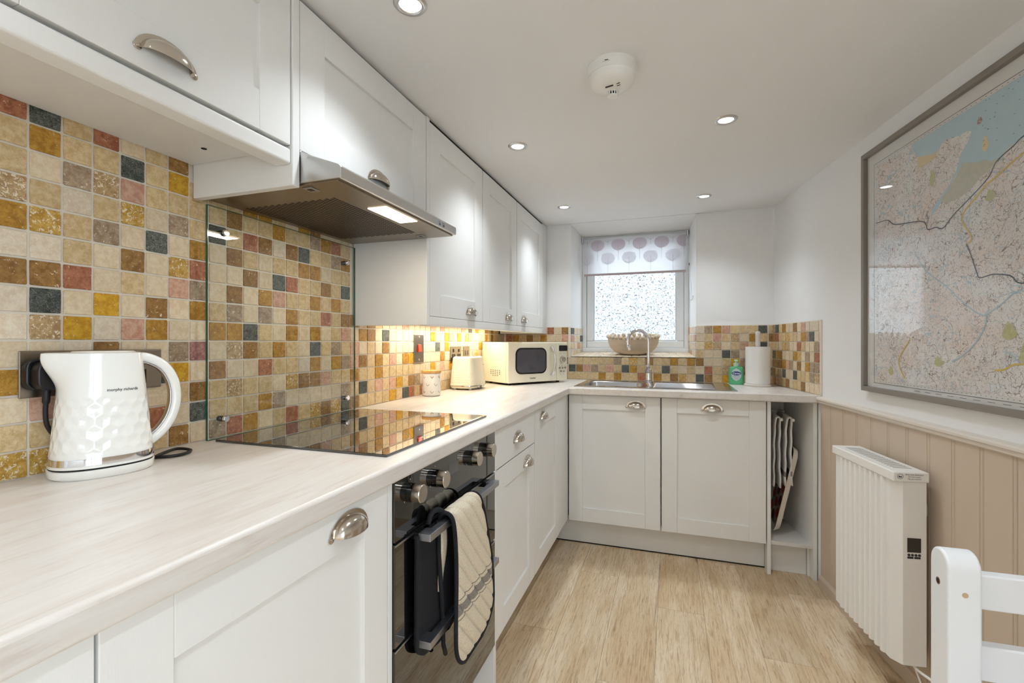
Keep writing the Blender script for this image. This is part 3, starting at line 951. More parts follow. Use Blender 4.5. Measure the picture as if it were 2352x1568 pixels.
def base_unit(label, y0, y1, doors, name='base_cabinet', depth0=0.10):
    t = thing(name, label, 'cabinet', (0.35, (y0 + y1) / 2, 0.0))
    MB().box(depth0, FX - 0.022, y0 + 0.0006, y1 - 0.0006, 0.15, 0.868).build('body', M['carcass'], t)
    for z0, z1, hx, hz, slab in doors:
        shaker_door(t, (FX, (y0 + y1) / 2, z0), R90, y1 - y0 - 0.0016, z1 - z0, hx, hz, 'drawer_front' if slab else 'door', slab=slab)
    return t
base_unit('cream shaker base cabinet in the bottom left corner of the picture', -0.20, 0.319, [(0.152, 0.866, 0.0, 0.672, False)])
base_unit('wide cream shaker base cabinet between the oven and the picture corner', 0.321, 0.844, [(0.152, 0.866, 0.137, 0.680, False)])
base_unit('narrow cream base cabinet with a drawer over a door, right beside the oven', 1.486, 1.956, [(0.733, 0.866, 0.0, 0.068, True), (0.152, 0.728, 0.128, 0.525, False)])
base_unit('cream shaker base cabinet in the corner, next to the one with a drawer', 1.962, 2.425, [(0.152, 0.866, -0.100, 0.678, False)])
tag(MB().box(0.05, FX, 0.846, 0.861, 0.0, 0.868).build('end_panel', M['paint'], bevel=0.001), 'cream upright panel between the wide base cabinet and the oven', 'panel')
tag(MB().box(0.05, FX, 1.462, 1.484, 0.0, 0.868).build('end_panel', M['paint'], bevel=0.001), 'cream upright panel between the oven and the drawer cabinet, reaching the floor', 'panel')
t = thing('corner_post', 'cream corner filler where the two base cabinet runs meet', 'corner post', (FX, 2.5, 0.15))
MB().box(FX - 0.020, FX - 0.002, 2.427, FY + 0.0, 0.152, 0.868).build('side_board', M['paint'], t, bevel=0.001)
MB().box(0.597, 0.634, FY - 0.0005, FY + 0.018, 0.152, 0.868).build('front_board', M['paint'], t, bevel=0.001)

def sink_unit(label, x0, x1, hx):
    t = thing('sink_cabinet', label, 'cabinet', ((x0 + x1) / 2, 2.9, 0.0))
    b = MB()
    b.box(x0 + .0006, x0 + .018, FY + 0.022, 3.2, 0.15, 0.868); b.box(x1 - .018, x1 - .0006, FY + 0.022, 3.2, 0.15, 0.868)
    b.box(x0 + .018, x1 - .018, FY + 0.022, 3.2, 0.15, 0.168); b.box(x0 + .018, x1 - .018, 3.18, 3.2, 0.168, 0.868)
    b.build('body', M['carcass'], t)
    shaker_door(t, ((x0 + x1) / 2, FY, 0.150), 0.0, x1 - x0 - 0.005, 0.716, hx, 0.672)
sink_unit('cream shaker cabinet under the sink bowl, on the corner side', 0.639, 1.143, 0.121)
sink_unit('cream shaker cabinet under the draining board, beside the open nook', 1.145, 1.652, 0.0)

# open nook at the end of the sink run
t = thing('open_end_unit', 'narrow open cream end unit holding tea towels and a tray', 'shelf unit', (1.76, 2.9, 0.0))
MB().box(1.654, 1.671, FY, 3.20, 0.0, 0.869).build('side_panel', M['paint'], t, bevel=0.001)
MB().prism([(1.855, FY), (1.872, FY), (XR(3.18) - 0.012, 3.19), (XR(3.18) - 0.029, 3.19)], 'z', 0.0, 0.869).build('side_panel', M['paint'], t, bevel=0.001)
MB().prism([(1.672, FY + 0.004), (1.854, FY + 0.004), (1.80, 3.0), (1.672, 3.0)], 'z', 0.150, 0.168).build('shelf', M['nook'], t, bevel=0.001)
MB().box(1.672, 1.80, 3.0, 3.012, 0.150, 0.868).build('back_panel', M['nook'], t)
MB().box(1.672, 1.838, FY + 0.055, FY + 0.070, 0.0, 0.149).build('plinth_board', M['paint'], t, bevel=0.001)
MB().box(1.839, 1.853, FY + 0.040, FY + 0.070, 0.0, 0.149).build('plinth_return', M['paint'], t, bevel=0.001)

# plinths
tag(MB().box(0.528, 0.543, -0.20, 0.845, 0.002, 0.1495).build('plinth', M['paintH'], bevel=0.001), 'cream plinth board under the near base cabinets', 'plinth')
tag(MB().box(0.528, 0.543, 0.862, 1.461, 0.002, 0.1495).build('plinth', M['paintH'], bevel=0.001), 'cream plinth board under the oven', 'plinth')
tag(MB().box(0.528, 0.543, 1.485, 2.718, 0.002, 0.1495).build('plinth', M['paintH'], bevel=0.001), 'cream plinth board under the drawer cabinet and corner', 'plinth')
p = tag(MB().box(0.5435, 1.653, 2.718, 2.733, 0.004, 0.1490).build('plinth', M['paintH'], bevel=0.001), 'long cream plinth board under the two sink cabinets', 'plinth')
MB().box(0.5435, 1.653, 2.7165, 2.7178, 0.0005, 0.006).build('seal_strip', M['dark'], p)

# ------------------------------------------------------------------ worktop (L-shape with a cut-out for the sink bowl)
SX0, SX1, SY0, SY1 = 0.70, 1.035, 2.755, 3.075       # bowl cut-out
xs = [0.0385, 0.651, SX0, SX1, 9.0]
ys = [-0.215, 2.610, SY0, SY1, YB + 0.002]
def wx(i, j):
    return xs[i] if i < 4 else XR(ys[j]) - 0.013 + (0.012 if j == 1 else 0)
mb = MB()
V = {}
def vid(i, j, k):
    if (i, j, k) not in V:
        V[(i, j, k)] = len(mb.v)
        mb.v.append((wx(i, j), ys[j], 0.8705 if k == 0 else WT))
    return V[(i, j, k)]
cells = [(i, j) for i in range(4) for j in range(4) if not (j == 0 and i > 0) and not (i == 2 and j == 2)]
for i, j in cells:
    mb.f.append((vid(i, j, 1), vid(i + 1, j, 1), vid(i + 1, j + 1, 1), vid(i, j + 1, 1))); mb.m.append(0)
    mb.f.append((vid(i, j, 0), vid(i, j + 1, 0), vid(i + 1, j + 1, 0), vid(i + 1, j, 0))); mb.m.append(0)
    for (di, dj, a, b) in ((-1, 0, (i, j), (i, j + 1)), (1, 0, (i + 1, j), (i + 1, j + 1)), (0, -1, (i, j), (i + 1, j)), (0, 1, (i, j + 1), (i + 1, j + 1))):
        if (i + di, j + dj) not in cells:
            mb.f.append((vid(*a, 0), vid(*b, 0), vid(*b, 1), vid(*a, 1))); mb.m.append(0)
tag(mb.build('worktop', M['worktop'], bevel=0.007, seg=4, smooth=True), 'long L-shaped cream stone-effect worktop carrying kettle, hob and sink', 'worktop')

# ------------------------------------------------------------------ wall cabinets
UX = 0.360
def wall_unit(label, y0, y1, z0, z1, hx, hz, stile=0.085, rail=0.085, dz0=None):
    t = thing('wall_cabinet', label, 'cabinet', (0.2, (y0 + y1) / 2, z0))
    MB().box(0.047, UX - 0.022, y0 + 0.0006, y1 - 0.0006, z0, z1).build('body', M['carcass'], t)
    dz = z0 if dz0 is None else dz0
    d = shaker_door(t, (UX, (y0 + y1) / 2, dz), R90, y1 - y0 - 0.004, z1 - dz - 0.004, hx, hz - dz, stile=stile, rail=rail)
    return t
wc = wall_unit('short cream wall cabinet with lift-up door in the top left corner, over the kettle', 0.300, 0.866, 1.614, 1.982, 0.0, 1.667, dz0=1.622)
MB().lathe([(0.006, 1.6139), (0.006, 1.6130), (0.0045, 1.6128)], 14, c=(0.17, 0.80, 0)).build('screw_cap', M['dark'], wc)
wall_unit('cream wall cabinet directly above the extractor hood', 0.892, 1.500, 1.622, 1.982, 0.015, 1.657)
wall_unit('tall cream wall cabinet beside the extractor hood, first of three', 1.525, 2.034, 1.262, 1.975, 0.122, 1.300)
wall_unit('tall cream wall cabinet, middle of the three beside the hood', 2.040, 2.550, 1.262, 1.975, 0.112, 1.300)
wall_unit('tall cream wall cabinet nearest the window, last of three', 2.556, 3.120, 1.262, 1.975, -0.155, 1.300)
tag(MB().box(0.047, UX + 0.004, 0.867, 0.889, 1.530, 1.982).build('end_panel', M['paint'], bevel=0.002), 'cream end panel between the short wall cabinet and the hood', 'panel')
tag(MB().box(0.047, UX + 0.002, 1.502, 1.523, 1.228, 1.982).build('end_panel', M['paint'], bevel=0.0015), 'tall cream end panel on the far side of the hood', 'panel')
tag(MB().box(0.047, UX, 3.122, YB - 0.001, 1.226, 1.982).build('end_panel', M['paint'], bevel=0.001), 'cream filler panel between the last wall cabinet and the window wall', 'panel')
tag(MB().box(0.315, UX, 0.30, 0.8665, 1.578, 1.6135).build('pelmet', M['paintH'], bevel=0.005, seg=3), 'cream light pelmet under the short wall cabinet above the kettle', 'pelmet')
tag(MB().box(0.320, UX, 1.524, 3.121, 1.226, 1.2615).build('pelmet', M['paintH'], bevel=0.004, seg=3), 'long cream light pelmet under the three tall wall cabinets', 'pelmet')
tag(MB().box(UX - 0.03, UX - 0.012, 0.30, 3.20, 1.9825, CEIL - 0.0005).build('top_gap_shade', M['dark']), 'dark strip painted as shade in the gap between the wall cabinet tops and ceiling', 'shade strip')  # dark strip stands in for the shade of this gap

# under-cabinet strip light
t = thing('strip_light', 'glowing warm strip light under the tall wall cabinets', 'light', (0.14, 2.3, 1.261))
MB().box(0.110, 0.150, 1.66, 2.86, 1.250, 1.2615).build('housing', M['white'], t, bevel=0.001)
MB().box(0.113, 0.147, 1.665, 2.855, 1.2485, 1.250).build('diffuser', M['stripglow'], t)
ld = bpy.data.lights.new('strip_beam', 'AREA'); ld.shape = 'RECTANGLE'; ld.size = 0.034; ld.size_y = 1.18
ld.energy = STRIP_W; ld.color = (1.0, 0.93, 0.80)
lo = bpy.data.objects.new('strip_beam', ld); COL.objects.link(lo); lo.parent = t; lo.location = (0.13 - 0.14, 2.26 - 2.3, 1.2475 - 1.261)

# ------------------------------------------------------------------ extractor hood
HZ, HX = 1.538, 0.480
HY0, HY1 = 0.8905, 1.4995
t = thing('extractor_hood', 'stainless steel extractor hood with lit underside above the hob', 'extractor hood', (0.25, 1.2, HZ))
hb = MB()
hb.prism([(0.048, HZ + 0.004), (HX - 0.004, HZ + 0.004), (HX, HZ + 0.006), (HX, 1.568), (HX - 0.008, 1.575), (UX + 0.004, 1.616), (UX + 0.004, 1.620), (0.048, 1.620)], 'y', HY0, HY1)
hb.build('body', M['steel'], t, bevel=0.002)
un = MB()
un.box(0.048, HX - 0.012, HY0 + 0.006, HY1 - 0.006, HZ, HZ + 0.0038)
flt = un.build('filter_plate', mat('filter_steel', C(150, 138, 122), 0.32, 1.0), t)
sl = MB()
ny, nx = 36, 27
for i in range(ny):
    for j in range(nx):
        y = 1.000 + 0.405 * (i + 0.5) / ny; x = 0.070 + 0.305 * (j + 0.5) / nx
        yy = y + (0.0028 if j % 2 else -0.0028)
        sl.box(x - 0.0034, x + 0.0034, yy - 0.0040, yy + 0.0036, HZ - 0.0006, HZ + 0.001)
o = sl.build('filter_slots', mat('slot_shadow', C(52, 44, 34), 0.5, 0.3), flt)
o['kind'] = 'stuff'
for y in (0.925, 1.455):
    c = MB().box(0.352, 0.378, y - 0.016, y + 0.016, HZ - 0.0022, HZ).build('filter_catch', M['alu'], flt, bevel=0.001)
    MB().box(0.358, 0.371, y - 0.007, y + 0.007, HZ - 0.0028, HZ - 0.0021).build('catch_slide', M['black'], c)
MB().box(0.395, 0.455, 1.108, 1.274, HZ - 0.0015, HZ + 0.001).build('lamp_cover', M['warmglow'], t)
ld = bpy.data.lights.new('hood_beam', 'AREA'); ld.shape = 'RECTANGLE'; ld.size = 0.055; ld.size_y = 0.16; ld.energy = HOOD_W; ld.color = (1.0, 0.90, 0.74)
lo = bpy.data.objects.new('hood_beam', ld); COL.objects.link(lo); lo.parent = t; lo.location = (0.425 - 0.25, 1.191 - 1.2, -0.004)
for y in (1.368, 1.396):
    b0 = MB().box(HX - 0.001, HX + 0.003, y - 0.0085, y + 0.0085, 1.545, 1.561).build('rocker_switch', M['alu'], t, bevel=0.001)
    MB().box(HX + 0.003, HX + 0.0036, y - 0.002, y + 0.005, 1.547, 1.552).build('switch_mark', M['ink'], b0)

# ------------------------------------------------------------------ glass splashback
t = thing('glass_splashback', 'clear glass splashback sheet standing off the mosaic behind the hob', 'splashback', (0.06, 1.19, WT))
gx0, gx1 = 0.060, 0.066
MB().add([(gx1, 0.892, 0.9125), (gx1, 1.486, 0.9125), (gx1, 1.486, 1.520), (gx1, 0.892, 1.520)], [(0, 1, 2, 3)]).build('pane', M['splash'], t)
frame = MB()
frame.box(gx0, gx1 - 0.0003, 0.8905, 0.8920, 0.9115, 1.5205).box(gx0, gx1 - 0.0003, 1.486, 1.4875, 0.9115, 1.5205)
frame.box(gx0, gx1 - 0.0003, 0.892, 1.486, 1.5195, 1.5205).box(gx0, gx1 - 0.0003, 0.892, 1.486, 0.9115, 0.9125)
frame.build('polished_edge', M['greenedge'], t)
for y in (0.940, 1.437):
    for z in (0.961, 1.457):
        c = MB().lathe([(0.0075, XL + 0.001), (0.0075, gx1 + 0.001)], 18, c=(0, y, z), axis='x').build('fixing', M['black'], t, smooth=True)
        MB().lathe([(0.0088, gx1 + 0.001), (0.0088, gx1 + 0.007), (0.0075, gx1 + 0.0085)], 20, c=(0, y, z), axis='x').build('chrome_cap', M['chrome'], c, smooth=True)

# ------------------------------------------------------------------ hob
t = thing('hob', 'black glass ceramic hob set into the worktop', 'hob', (0.34, 1.193, WT))
MB().box(0.088, 0.598, 0.895, 1.491, WT + 0.0002, WT + 0.006).build('glass_top', M['hobglass'], t, bevel=0.0012)
def ring(cx, cy, r, w=0.0011):
    n = 64; z = WT + 0.0062
    v = []
    for rr in (r, r - w):
        v += [(cx + rr * math.cos(2 * PI * k / n), cy + rr * math.sin(2 * PI * k / n), z) for k in range(n)]
    return MB().add(v, [(k, (k + 1) % n, n + (k + 1) % n, n + k) for k in range(n)])
for cx, cy, r in ((0.225, 1.035, 0.072), (0.225, 1.340, 0.092), (0.450, 1.035, 0.105), (0.450, 1.345, 0.072)):
    zr = ring(cx, cy, r).build('cooking_zone', M['greyink'], t)
    ring(cx, cy, r - 0.006, 0.0005).build('inner_ring', M['greyink'], zr)
text_mb('Lamona', 0.016, lambda x, y: (0.575 - y, 1.10 + x, WT + 0.0062)).build('print', M['whiteink'], t)

# ------------------------------------------------------------------ built-in double oven
t = thing('double_oven', 'black glass built-in double oven with steel bar handles', 'oven', (0.4, 1.16, 0.15))
OY0, OY1 = 0.8625, 1.4605
MB().box(0.08, 0.622, OY0 + 0.004, OY1 - 0.004, 0.152, 0.866).build('body', M['dark'], t)
cp = MB().box(0.6225, 0.640, OY0, OY1, 0.738, 0.868).build('control_panel', M['blackglass'], t, bevel=0.001)
MB().box(0.6400, 0.6404, 1.118, 1.176, 0.812, 0.842).build('display', mat('oven_display', C(92, 90, 88), 0.3), cp)
kb = MB()
kb.lathe([(0.0215, 0.0), (0.0215, 0.013), (0.0205, 0.0135)], 28, axis='x')
kb2 = MB(); kb2.lathe([(0.0205, 0.0138), (0.0205, 0.0310), (0.0192, 0.0325), (0.0190, 0.0325)], 28, axis='x')
kme, kme2 = kb.mesh('knob'), kb2.mesh('knob_grip')
for me in (kme, kme2):
    me.polygons.foreach_set('use_smooth', [True] * len(me.polygons)); me.set_sharp_from_angle(angle=math.radians(40))
kme.materials.append(mat('dark_chrome', C(96, 94, 92), 0.12, 1.0)); kme2.materials.append(M['nickel'])
for y in (0.9250, 1.0420, 1.2560, 1.3700):
    k = link('knob', kme, None, cp, loc=(0.6405 - 0.4, y - 1.16, 0.828 - 0.15))
    link('knob_grip', kme2, None, k)
mk = MB()
for y in (0.9250, 1.0420, 1.2560, 1.3700):
    mk.box(0.640, 0.6403, y - 0.002, y + 0.002, 0.856, 0.859)
    mk.box(0.640, 0.6403, y - 0.026, y - 0.023, 0.812, 0.815)
    mk.box(0.640, 0.6403, y + 0.023, y + 0.026, 0.812, 0.815)
mk.build('print', M['greyink'], cp)['kind'] = 'stuff'
def oven_door(z0, z1, hz):
    d = MB().box(0.6225, 0.640, OY0, OY1, z0, z1).build('oven_door', M['blackglass'], t, bevel=0.0012)
    MB().box(0.6230, 0.6408, OY0 + 0.001, OY1 - 0.001, z1 - 0.004, z1 + 0.0005).build('door_trim', M['alu'], d)
    h = MB().box(0.667, 0.6855, 0.935, 1.378, hz, hz + 0.0165).box(0.655, 0.668, 0.935, 0.972, hz, hz + 0.0165).box(0.655, 0.668, 1.341, 1.378, hz, hz + 0.0165)
    h = h.build('bar_handle', M['alu'], d, bevel=0.0008)
    for y in (0.937, 1.343):
        MB().box(0.6405, 0.6552, y, y + 0.033, hz + 0.0005, hz + 0.016).build('handle_mount', M['black'], h, bevel=0.0006)
oven_door(0.512, 0.732, 0.734 - 0.0165)
oven_door(0.158, 0.506, 0.492 - 0.0165)

# ------------------------------------------------------------------ oven glove over the upper handle
def glove_material():
    m = bpy.data.materials.new('quilted_cotton'); m.use_nodes = True
    nt = m.node_tree; b = nt.nodes['Principled BSDF']; L = nt.links.new
    tc = nt.nodes.new('ShaderNodeTexCoord')
    n = nt.nodes.new('ShaderNodeTexNoise'); n.inputs['Scale'].default_value = 380; n.inputs['Detail'].default_value = 4
    L(tc.outputs['Object'], n.inputs[0])
    r = nt.nodes.new('ShaderNodeValToRGB')
    r.color_ramp.elements[0].position = 0.3; r.color_ramp.elements[0].color = C(206, 190, 164)
    r.color_ramp.elements[1].position = 0.65; r.color_ramp.elements[1].color = C(230, 218, 196)
    L(n.outputs['Fac'], r.inputs[0]); L(r.outputs[0], b.inputs['Base Color'])
    bp = nt.nodes.new('ShaderNodeBump'); bp.inputs['Strength'].default_value = 0.3; bp.inputs['Distance'].default_value = 0.001
    L(n.outputs['Fac'], bp.inputs['Height']); L(bp.outputs[0], b.inputs['Normal'])
    pset(b, Roughness=0.95, Specular_IOR_Level=0.1)
    return m
M['cotton'] = glove_material()
M['stripe'] = mat('grey_stripe', C(112, 108, 104), 0.95, spec=0.1, bump=(500, 0.3, 0.001), var=(500, C(170, 160, 148), 0.2))
t = thing('oven_glove', 'cream quilted double oven glove with navy binding hung over the upper oven handle', 'oven glove', (0.69, 1.13, 0.36))
BARZ = 0.734
# side view of the front pad: from behind the bar, over it, then down in front
path = [(0.660, 0.690), (0.6585, 0.725), (0.6605, 0.742), (0.669, 0.749), (0.681, 0.749), (0.6915, 0.740), (0.696, 0.720), (0.698, 0.68), (0.700, 0.60), (0.703, 0.52), (0.707, 0.44), (0.709, 0.372)]
pp = smooth_path([(a, 0, b) for a, b in path], 6)
cum = [0.0]
for a, b in zip(pp, pp[1:]): cum.append(cum[-1] + (b - a).length)
TOT = cum[-1]
def on_path(d):
    for i in range(len(cum) - 1):
        if d <= cum[i + 1] or i == len(cum) - 2:
            f = (d - cum[i]) / (cum[i + 1] - cum[i])
            return pp[i].lerp(pp[i + 1], f), (pp[i + 1] - pp[i]).normalized()
def edges(z):
    """left and right edge (Y) of the front pad at height z below the bar"""
    k = max(0.0, min(1.0, (0.75 - z) / 0.38))
    l = 1.030 + 0.010 * math.sin(k * 5)
    r = 1.195 + 0.075 * min(1, k / 0.55) ** 0.8
    e = max(0.0, (k - 0.80) / 0.20)          # rounded lower end
    q = math.sqrt(max(0.0, 1 - min(1, e) ** 2.2))
    c = 1.115
    return c + (l - c) * (0.35 + 0.65 * q), c + (r - c) * (0.18 + 0.82 * q)
def glove_pt(u, v, side, pad=0.010):
    p, tdir = on_path(v * TOT)
    l, r = edges(p.z)
    y = l + (r - l) * u
    nrm = Vector((-tdir.z, 0, tdir.x))
    if nrm.x < 0 and p.z < 0.74 and v > 0.3: nrm = -nrm
    edge = min(u, 1 - u, (1 - v) * 2.0, 1) 
    puff = pad * min(1.0, (edge / 0.10)) ** 0.5
    d = v * TOT
    q1 = math.sin((d * 0.80 - (y - 1.0) * 0.9 + 0.3) * PI / 0.042)
    q2 = 1.0
    quilt = 0.0085 * ((1 - (1 - min(1, abs(q1) * 1.25)) ** 2) - 1)
    h = side * (puff * 0.5) + (quilt * min(1, edge / 0.05) if side > 0 else 0)
    return (p.x + nrm.x * h, y, p.z + nrm.z * h)
def _front(u, v): return glove_pt(u, v, 1)
def _back(u, v): return glove_pt(u, v, -1)
gp = MB()
NU, NV = 46, 130
gp.grid(NU, NV, _front)
for fi in range(len(gp.f)):
    j = fi // (NU - 1)
    z = sum(gp.v[i][2] for i in gp.f[fi]) / 4
    yy = sum(gp.v[i][1] for i in gp.f[fi]) / 4
    zz = z
    if j > 40 and (0.498 < zz < 0.522 or 0.531 < zz < 0.535 or 0.486 < zz < 0.489): gp.m[fi] = 1
gp.build('front_pad', [M['cotton'], M['stripe']], t, smooth='all', normals=False)
gb = MB().grid(20, 60, _back)
gb.build('pad_lining', M['navy'], t, smooth='all', normals=False)
rim = [_edge for _edge in [glove_pt(0, k / 60, 0) for k in range(61)]] + [glove_pt(k / 16, 1, 0) for k in range(1, 17)] + [glove_pt(1, 1 - k / 60, 0) for k in range(1, 61)]
MB().tube(rim, 0.0052, 8).build('binding', M['navy'], t, smooth='all')
# second pad hanging behind the bar, dark side out, with a cream pocket edge
def rear(u, v):
    z = 0.728 - 0.295 * v
    k = max(0, (v - 0.82) / 0.18)
    q = math.sqrt(max(0, 1 - k ** 2.2))
    y = 1.045 + (u - 0.5) * 0.235 * (0.3 + 0.7 * q)
    x = 0.6535 - 0.002 * math.cos(u * PI * 3) * v
    return (x, y, z)
MB().grid(18, 30, rear).build('rear_pad', M['navy'], t, smooth='all', solid=0.009)
MB().grid(6, 20, lambda u, v: (0.6640 + 0.004 * math.sin(v * 5), 1.020 + 0.034 * u * (1 - 0.4 * v), 0.715 - 0.155 * v)).build('pocket_edge', M['cotton'], t, smooth='all', solid=0.004)
MB().tube([(0.664, 1.015, 0.735), (0.665, 1.014, 0.66), (0.668, 1.022, 0.56), (0.667, 1.03, 0.50), (0.664, 1.04, 0.42), (0.660, 1.06, 0.385)], 0.0055, 8).build('pocket_binding', M['navy'], t, smooth='all')
lp = [(0.664, 1.00 + 0.014 * math.cos(a), 0.757 + 0.011 * math.sin(a)) for a in [2 * PI * k / 14 for k in range(14)]]
MB().tube(smooth_path([(0.652, 0.985, 0.735), (0.655, 0.995, 0.757), (0.662, 1.012, 0.762), (0.668, 1.030, 0.752)], 5), 0.0065, 8).build('hanging_loop', M['navy'], t, smooth='all')

# ------------------------------------------------------------------ hexagon dimples used by kettle and toaster
def hex_dimple(s, h, R):
    """0 at the edge of the hexagon cell, 1 in its middle"""
    dx, dy = R * math.sqrt(3), R * 3.0
    best = 9
    for ox, oy in ((0, 0), (dx / 2, dy / 2)):
        x = (s - ox) / dx; y = (h - oy) / dy
        x = (x - round(x)) * dx; y = (y - round(y)) * dy
        ax, ay = abs(x), abs(y)
        d = max(ax, ax * 0.5 + ay * math.sqrt(3) / 2)
        best = min(best, d)
    return max(0.0, 1 - best / (R * math.sqrt(3) / 2))

def lerp(a, b, t): return a + (b - a) * t
def sstep(x): x = max(0.0, min(1.0, x)); return x * x * (3 - 2 * x)

# ------------------------------------------------------------------ kettle
KH = 0.234
t = thing('kettle', 'white jug kettle with honeycomb texture and chrome band on the worktop', 'kettle', (0.125, 0.622, WT), math.radians(70), local=True)
def kettle_pt(phi, h, out=0.0, dimple=True):
    q = (h - 0.02) / (KH - 0.02)
    ah = lerp(0.0800, 0.0610, q ** 1.1)
    a_s = lerp(0.0800, 0.0610, q ** 0.9)
    bb_ = lerp(0.069, 0.054, q ** 1.05)
    c, s = math.cos(phi), math.sin(phi)
    n = 2.35
    rr = (abs(c) ** n + abs(s) ** n) ** (-1 / n)
    x = (ah if c > 0 else a_s) * c * rr
    y = bb_ * s * rr
    d = abs(((phi - PI + PI) % (2 * PI)) - PI)
    x -= 0.027 * sstep((h - 0.160) / 0.068) * math.exp(-(d / 0.40) ** 2)
    L = math.hypot(x / max(ah, 1e-6) ** 2, y / bb_ ** 2)
    nx, ny = (x / ah ** 2) / L, (y / bb_ ** 2) / L
    o = out
    if dimple:
        f = sstep((h - 0.040) / 0.012) * (1 - sstep((h - 0.138) / 0.018))
        if f > 0:
            k = hex_dimple(phi * 0.0780, h, 0.014147)
            o -= f * 0.0016 * min(1.0, k * 1.3)
    return (x + nx * o, y + ny * o, h)
NU, NV = 300, 130
MB().grid(NU, NV, lambda u, v: kettle_pt(u * 2 * PI, 0.021 + (KH - 0.021) * v), closed_u=True).build('jug', M['kettle'], t, smooth='all')
rims = MB()
top = [kettle_pt(2 * PI * k / 96, KH, 0, False) for k in range(96)]
ins = [(p[0] * 0.955, p[1] * 0.94, KH + 0.0015) for p in top]
ins2 = [(p[0] * 0.90, p[1] * 0.86, KH - 0.004) for p in top]
rims.add(top + ins + ins2, [(k, (k + 1) % 96, 96 + (k + 1) % 96, 96 + k) for k in range(96)] + [(96 + k, 96 + (k + 1) % 96, 192 + (k + 1) % 96, 192 + k) for k in range(96)])
rims.build('rim', M['kettle'], t, smooth='all')
lid = MB()
for k in range(3): pass
lp_ = [(0.052 * math.cos(a) + 0.002, 0.046 * math.sin(a)) for a in [2 * PI * k / 48 for k in range(48)]]
lid.add([(x, y, KH - 0.006) for x, y in lp_] + [(x, y, KH + 0.001) for x, y in lp_] + [(x * 0.9, y * 0.9, KH + 0.004) for x, y in lp_],
        [(k, (k + 1) % 48, 48 + (k + 1) % 48, 48 + k) for k in range(48)] + [(48 + k, 48 + (k + 1) % 48, 96 + (k + 1) % 48, 96 + k) for k in range(48)] + [tuple(range(96, 144))])
lid.build('lid', M['kettle'], t, smooth=True)
MB().grid(120, 4, lambda u, v: kettle_pt(u * 2 * PI, 0.0265 + 0.0120 * v, 0.0008, False), closed_u=True).build('chrome_band', M['chrome'], t, smooth='all')
bs = MB()
for z, k in ((0.0, 0.955), (0.003, 0.99), (0.015, 1.01), (0.0165, 1.0)):
    pass
bs.grid(96, 5, lambda u, v: (lambda p, k, z: (p[0] * k, p[1] * k, z))(kettle_pt(u * 2 * PI, 0.021, 0, False), (0.95, 0.995, 1.015, 1.015, 0.97)[int(round(v * 4))], (0.0, 0.003, 0.012, 0.0165, 0.018)[int(round(v * 4))]), closed_u=True)
bs.add([(p[0] * 0.97, p[1] * 0.97, 0.018) for p in [kettle_pt(2 * PI * k / 96, 0.021, 0, False) for k in range(96)]], [tuple(range(96))])
bs.build('power_base', M['kettle'], t, smooth=True)
MB().grid(96, 2, lambda u, v: (lambda p: (p[0] * 0.985, p[1] * 0.985, 0.0175 + 0.004 * v))(kettle_pt(u * 2 * PI, 0.021, 0, False)), closed_u=True).build('shadow_gap', M['dark'], t)
hp = smooth_path([(0.050, 0, 0.224), (0.072, 0, 0.222), (0.099, 0, 0.205), (0.116, 0, 0.174), (0.121, 0, 0.136), (0.114, 0, 0.099), (0.097, 0, 0.069), (0.074, 0, 0.048)], 6)
def handle_skin(path, w, th, off):
    mb = MB(); seg = 14; v = []; f = []
    for i, p in enumerate(path):
        a = path[max(0, i - 1)]; b = path[min(len(path) - 1, i + 1)]
        td = (b - a).normalized(); nd = Vector((-td.z, 0, td.x)) * -1
        c = p + nd * off
        for k in range(seg):
            q = 2 * PI * k / seg
            cq, sq = math.cos(q), math.sin(q)
            cq = math.copysign(abs(cq) ** 0.75, cq); sq = math.copysign(abs(sq) ** 0.75, sq)
            v.append(c + nd * (th * cq) + Vector((0, w * sq, 0)))
    n = len(path)
    for i in range(n - 1):
        for k in range(seg):
            f.append((i * seg + k, i * seg + (k + 1) % seg, (i + 1) * seg + (k + 1) % seg, (i + 1) * seg + k))
    f.append(tuple(range(seg))); f.append(tuple((n - 1) * seg + k for k in range(seg)))
    return mb.add(v, f)
hd = handle_skin(hp, 0.0145, 0.0105, 0.0).build('handle', M['kettle'], t, smooth='all')
nsign = 1
handle_skin(hp, 0.0115, 0.0018, 0.0106).build('chrome_strip', M['chrome'], hd, smooth='all')
def kettle_side(x, h):
    """y' of the front skin at local x"""
    lo, hi = PI, 2 * PI
    for _ in range(30):
        mid = (lo + hi) / 2
        if kettle_pt(mid, h, 0, False)[0] < x: lo = mid
        else: hi = mid
    return kettle_pt((lo + hi) / 2, h, 0, False)[1]
text_mb('morphy richards', 0.0074, lambda x, y: (0.020 + x, kettle_side(0.020 + x, 0.164 + y) - 0.0005, 0.164 + y), bold=0.00012).build('print', M['ink'], t)

# kettle's flex looped behind it, and the plug in the socket
t = thing('kettle_flex', 'black kettle flex looped on the worktop behind the kettle', 'cable', (0.10, 0.72, WT))
MB().tube(smooth_path([(0.135, 0.706, 0.914), (0.110, 0.748, 0.915), (0.100, 0.788, 0.916), (0.140, 0.790, 0.916), (0.158, 0.765, 0.915), (0.150, 0.738, 0.914), (0.120, 0.715, 0.914), (0.075, 0.66, 0.914), (0.058, 0.60, 0.914)], 8), 0.0035, 8).build('flex', M['rubber'], t, smooth='all')

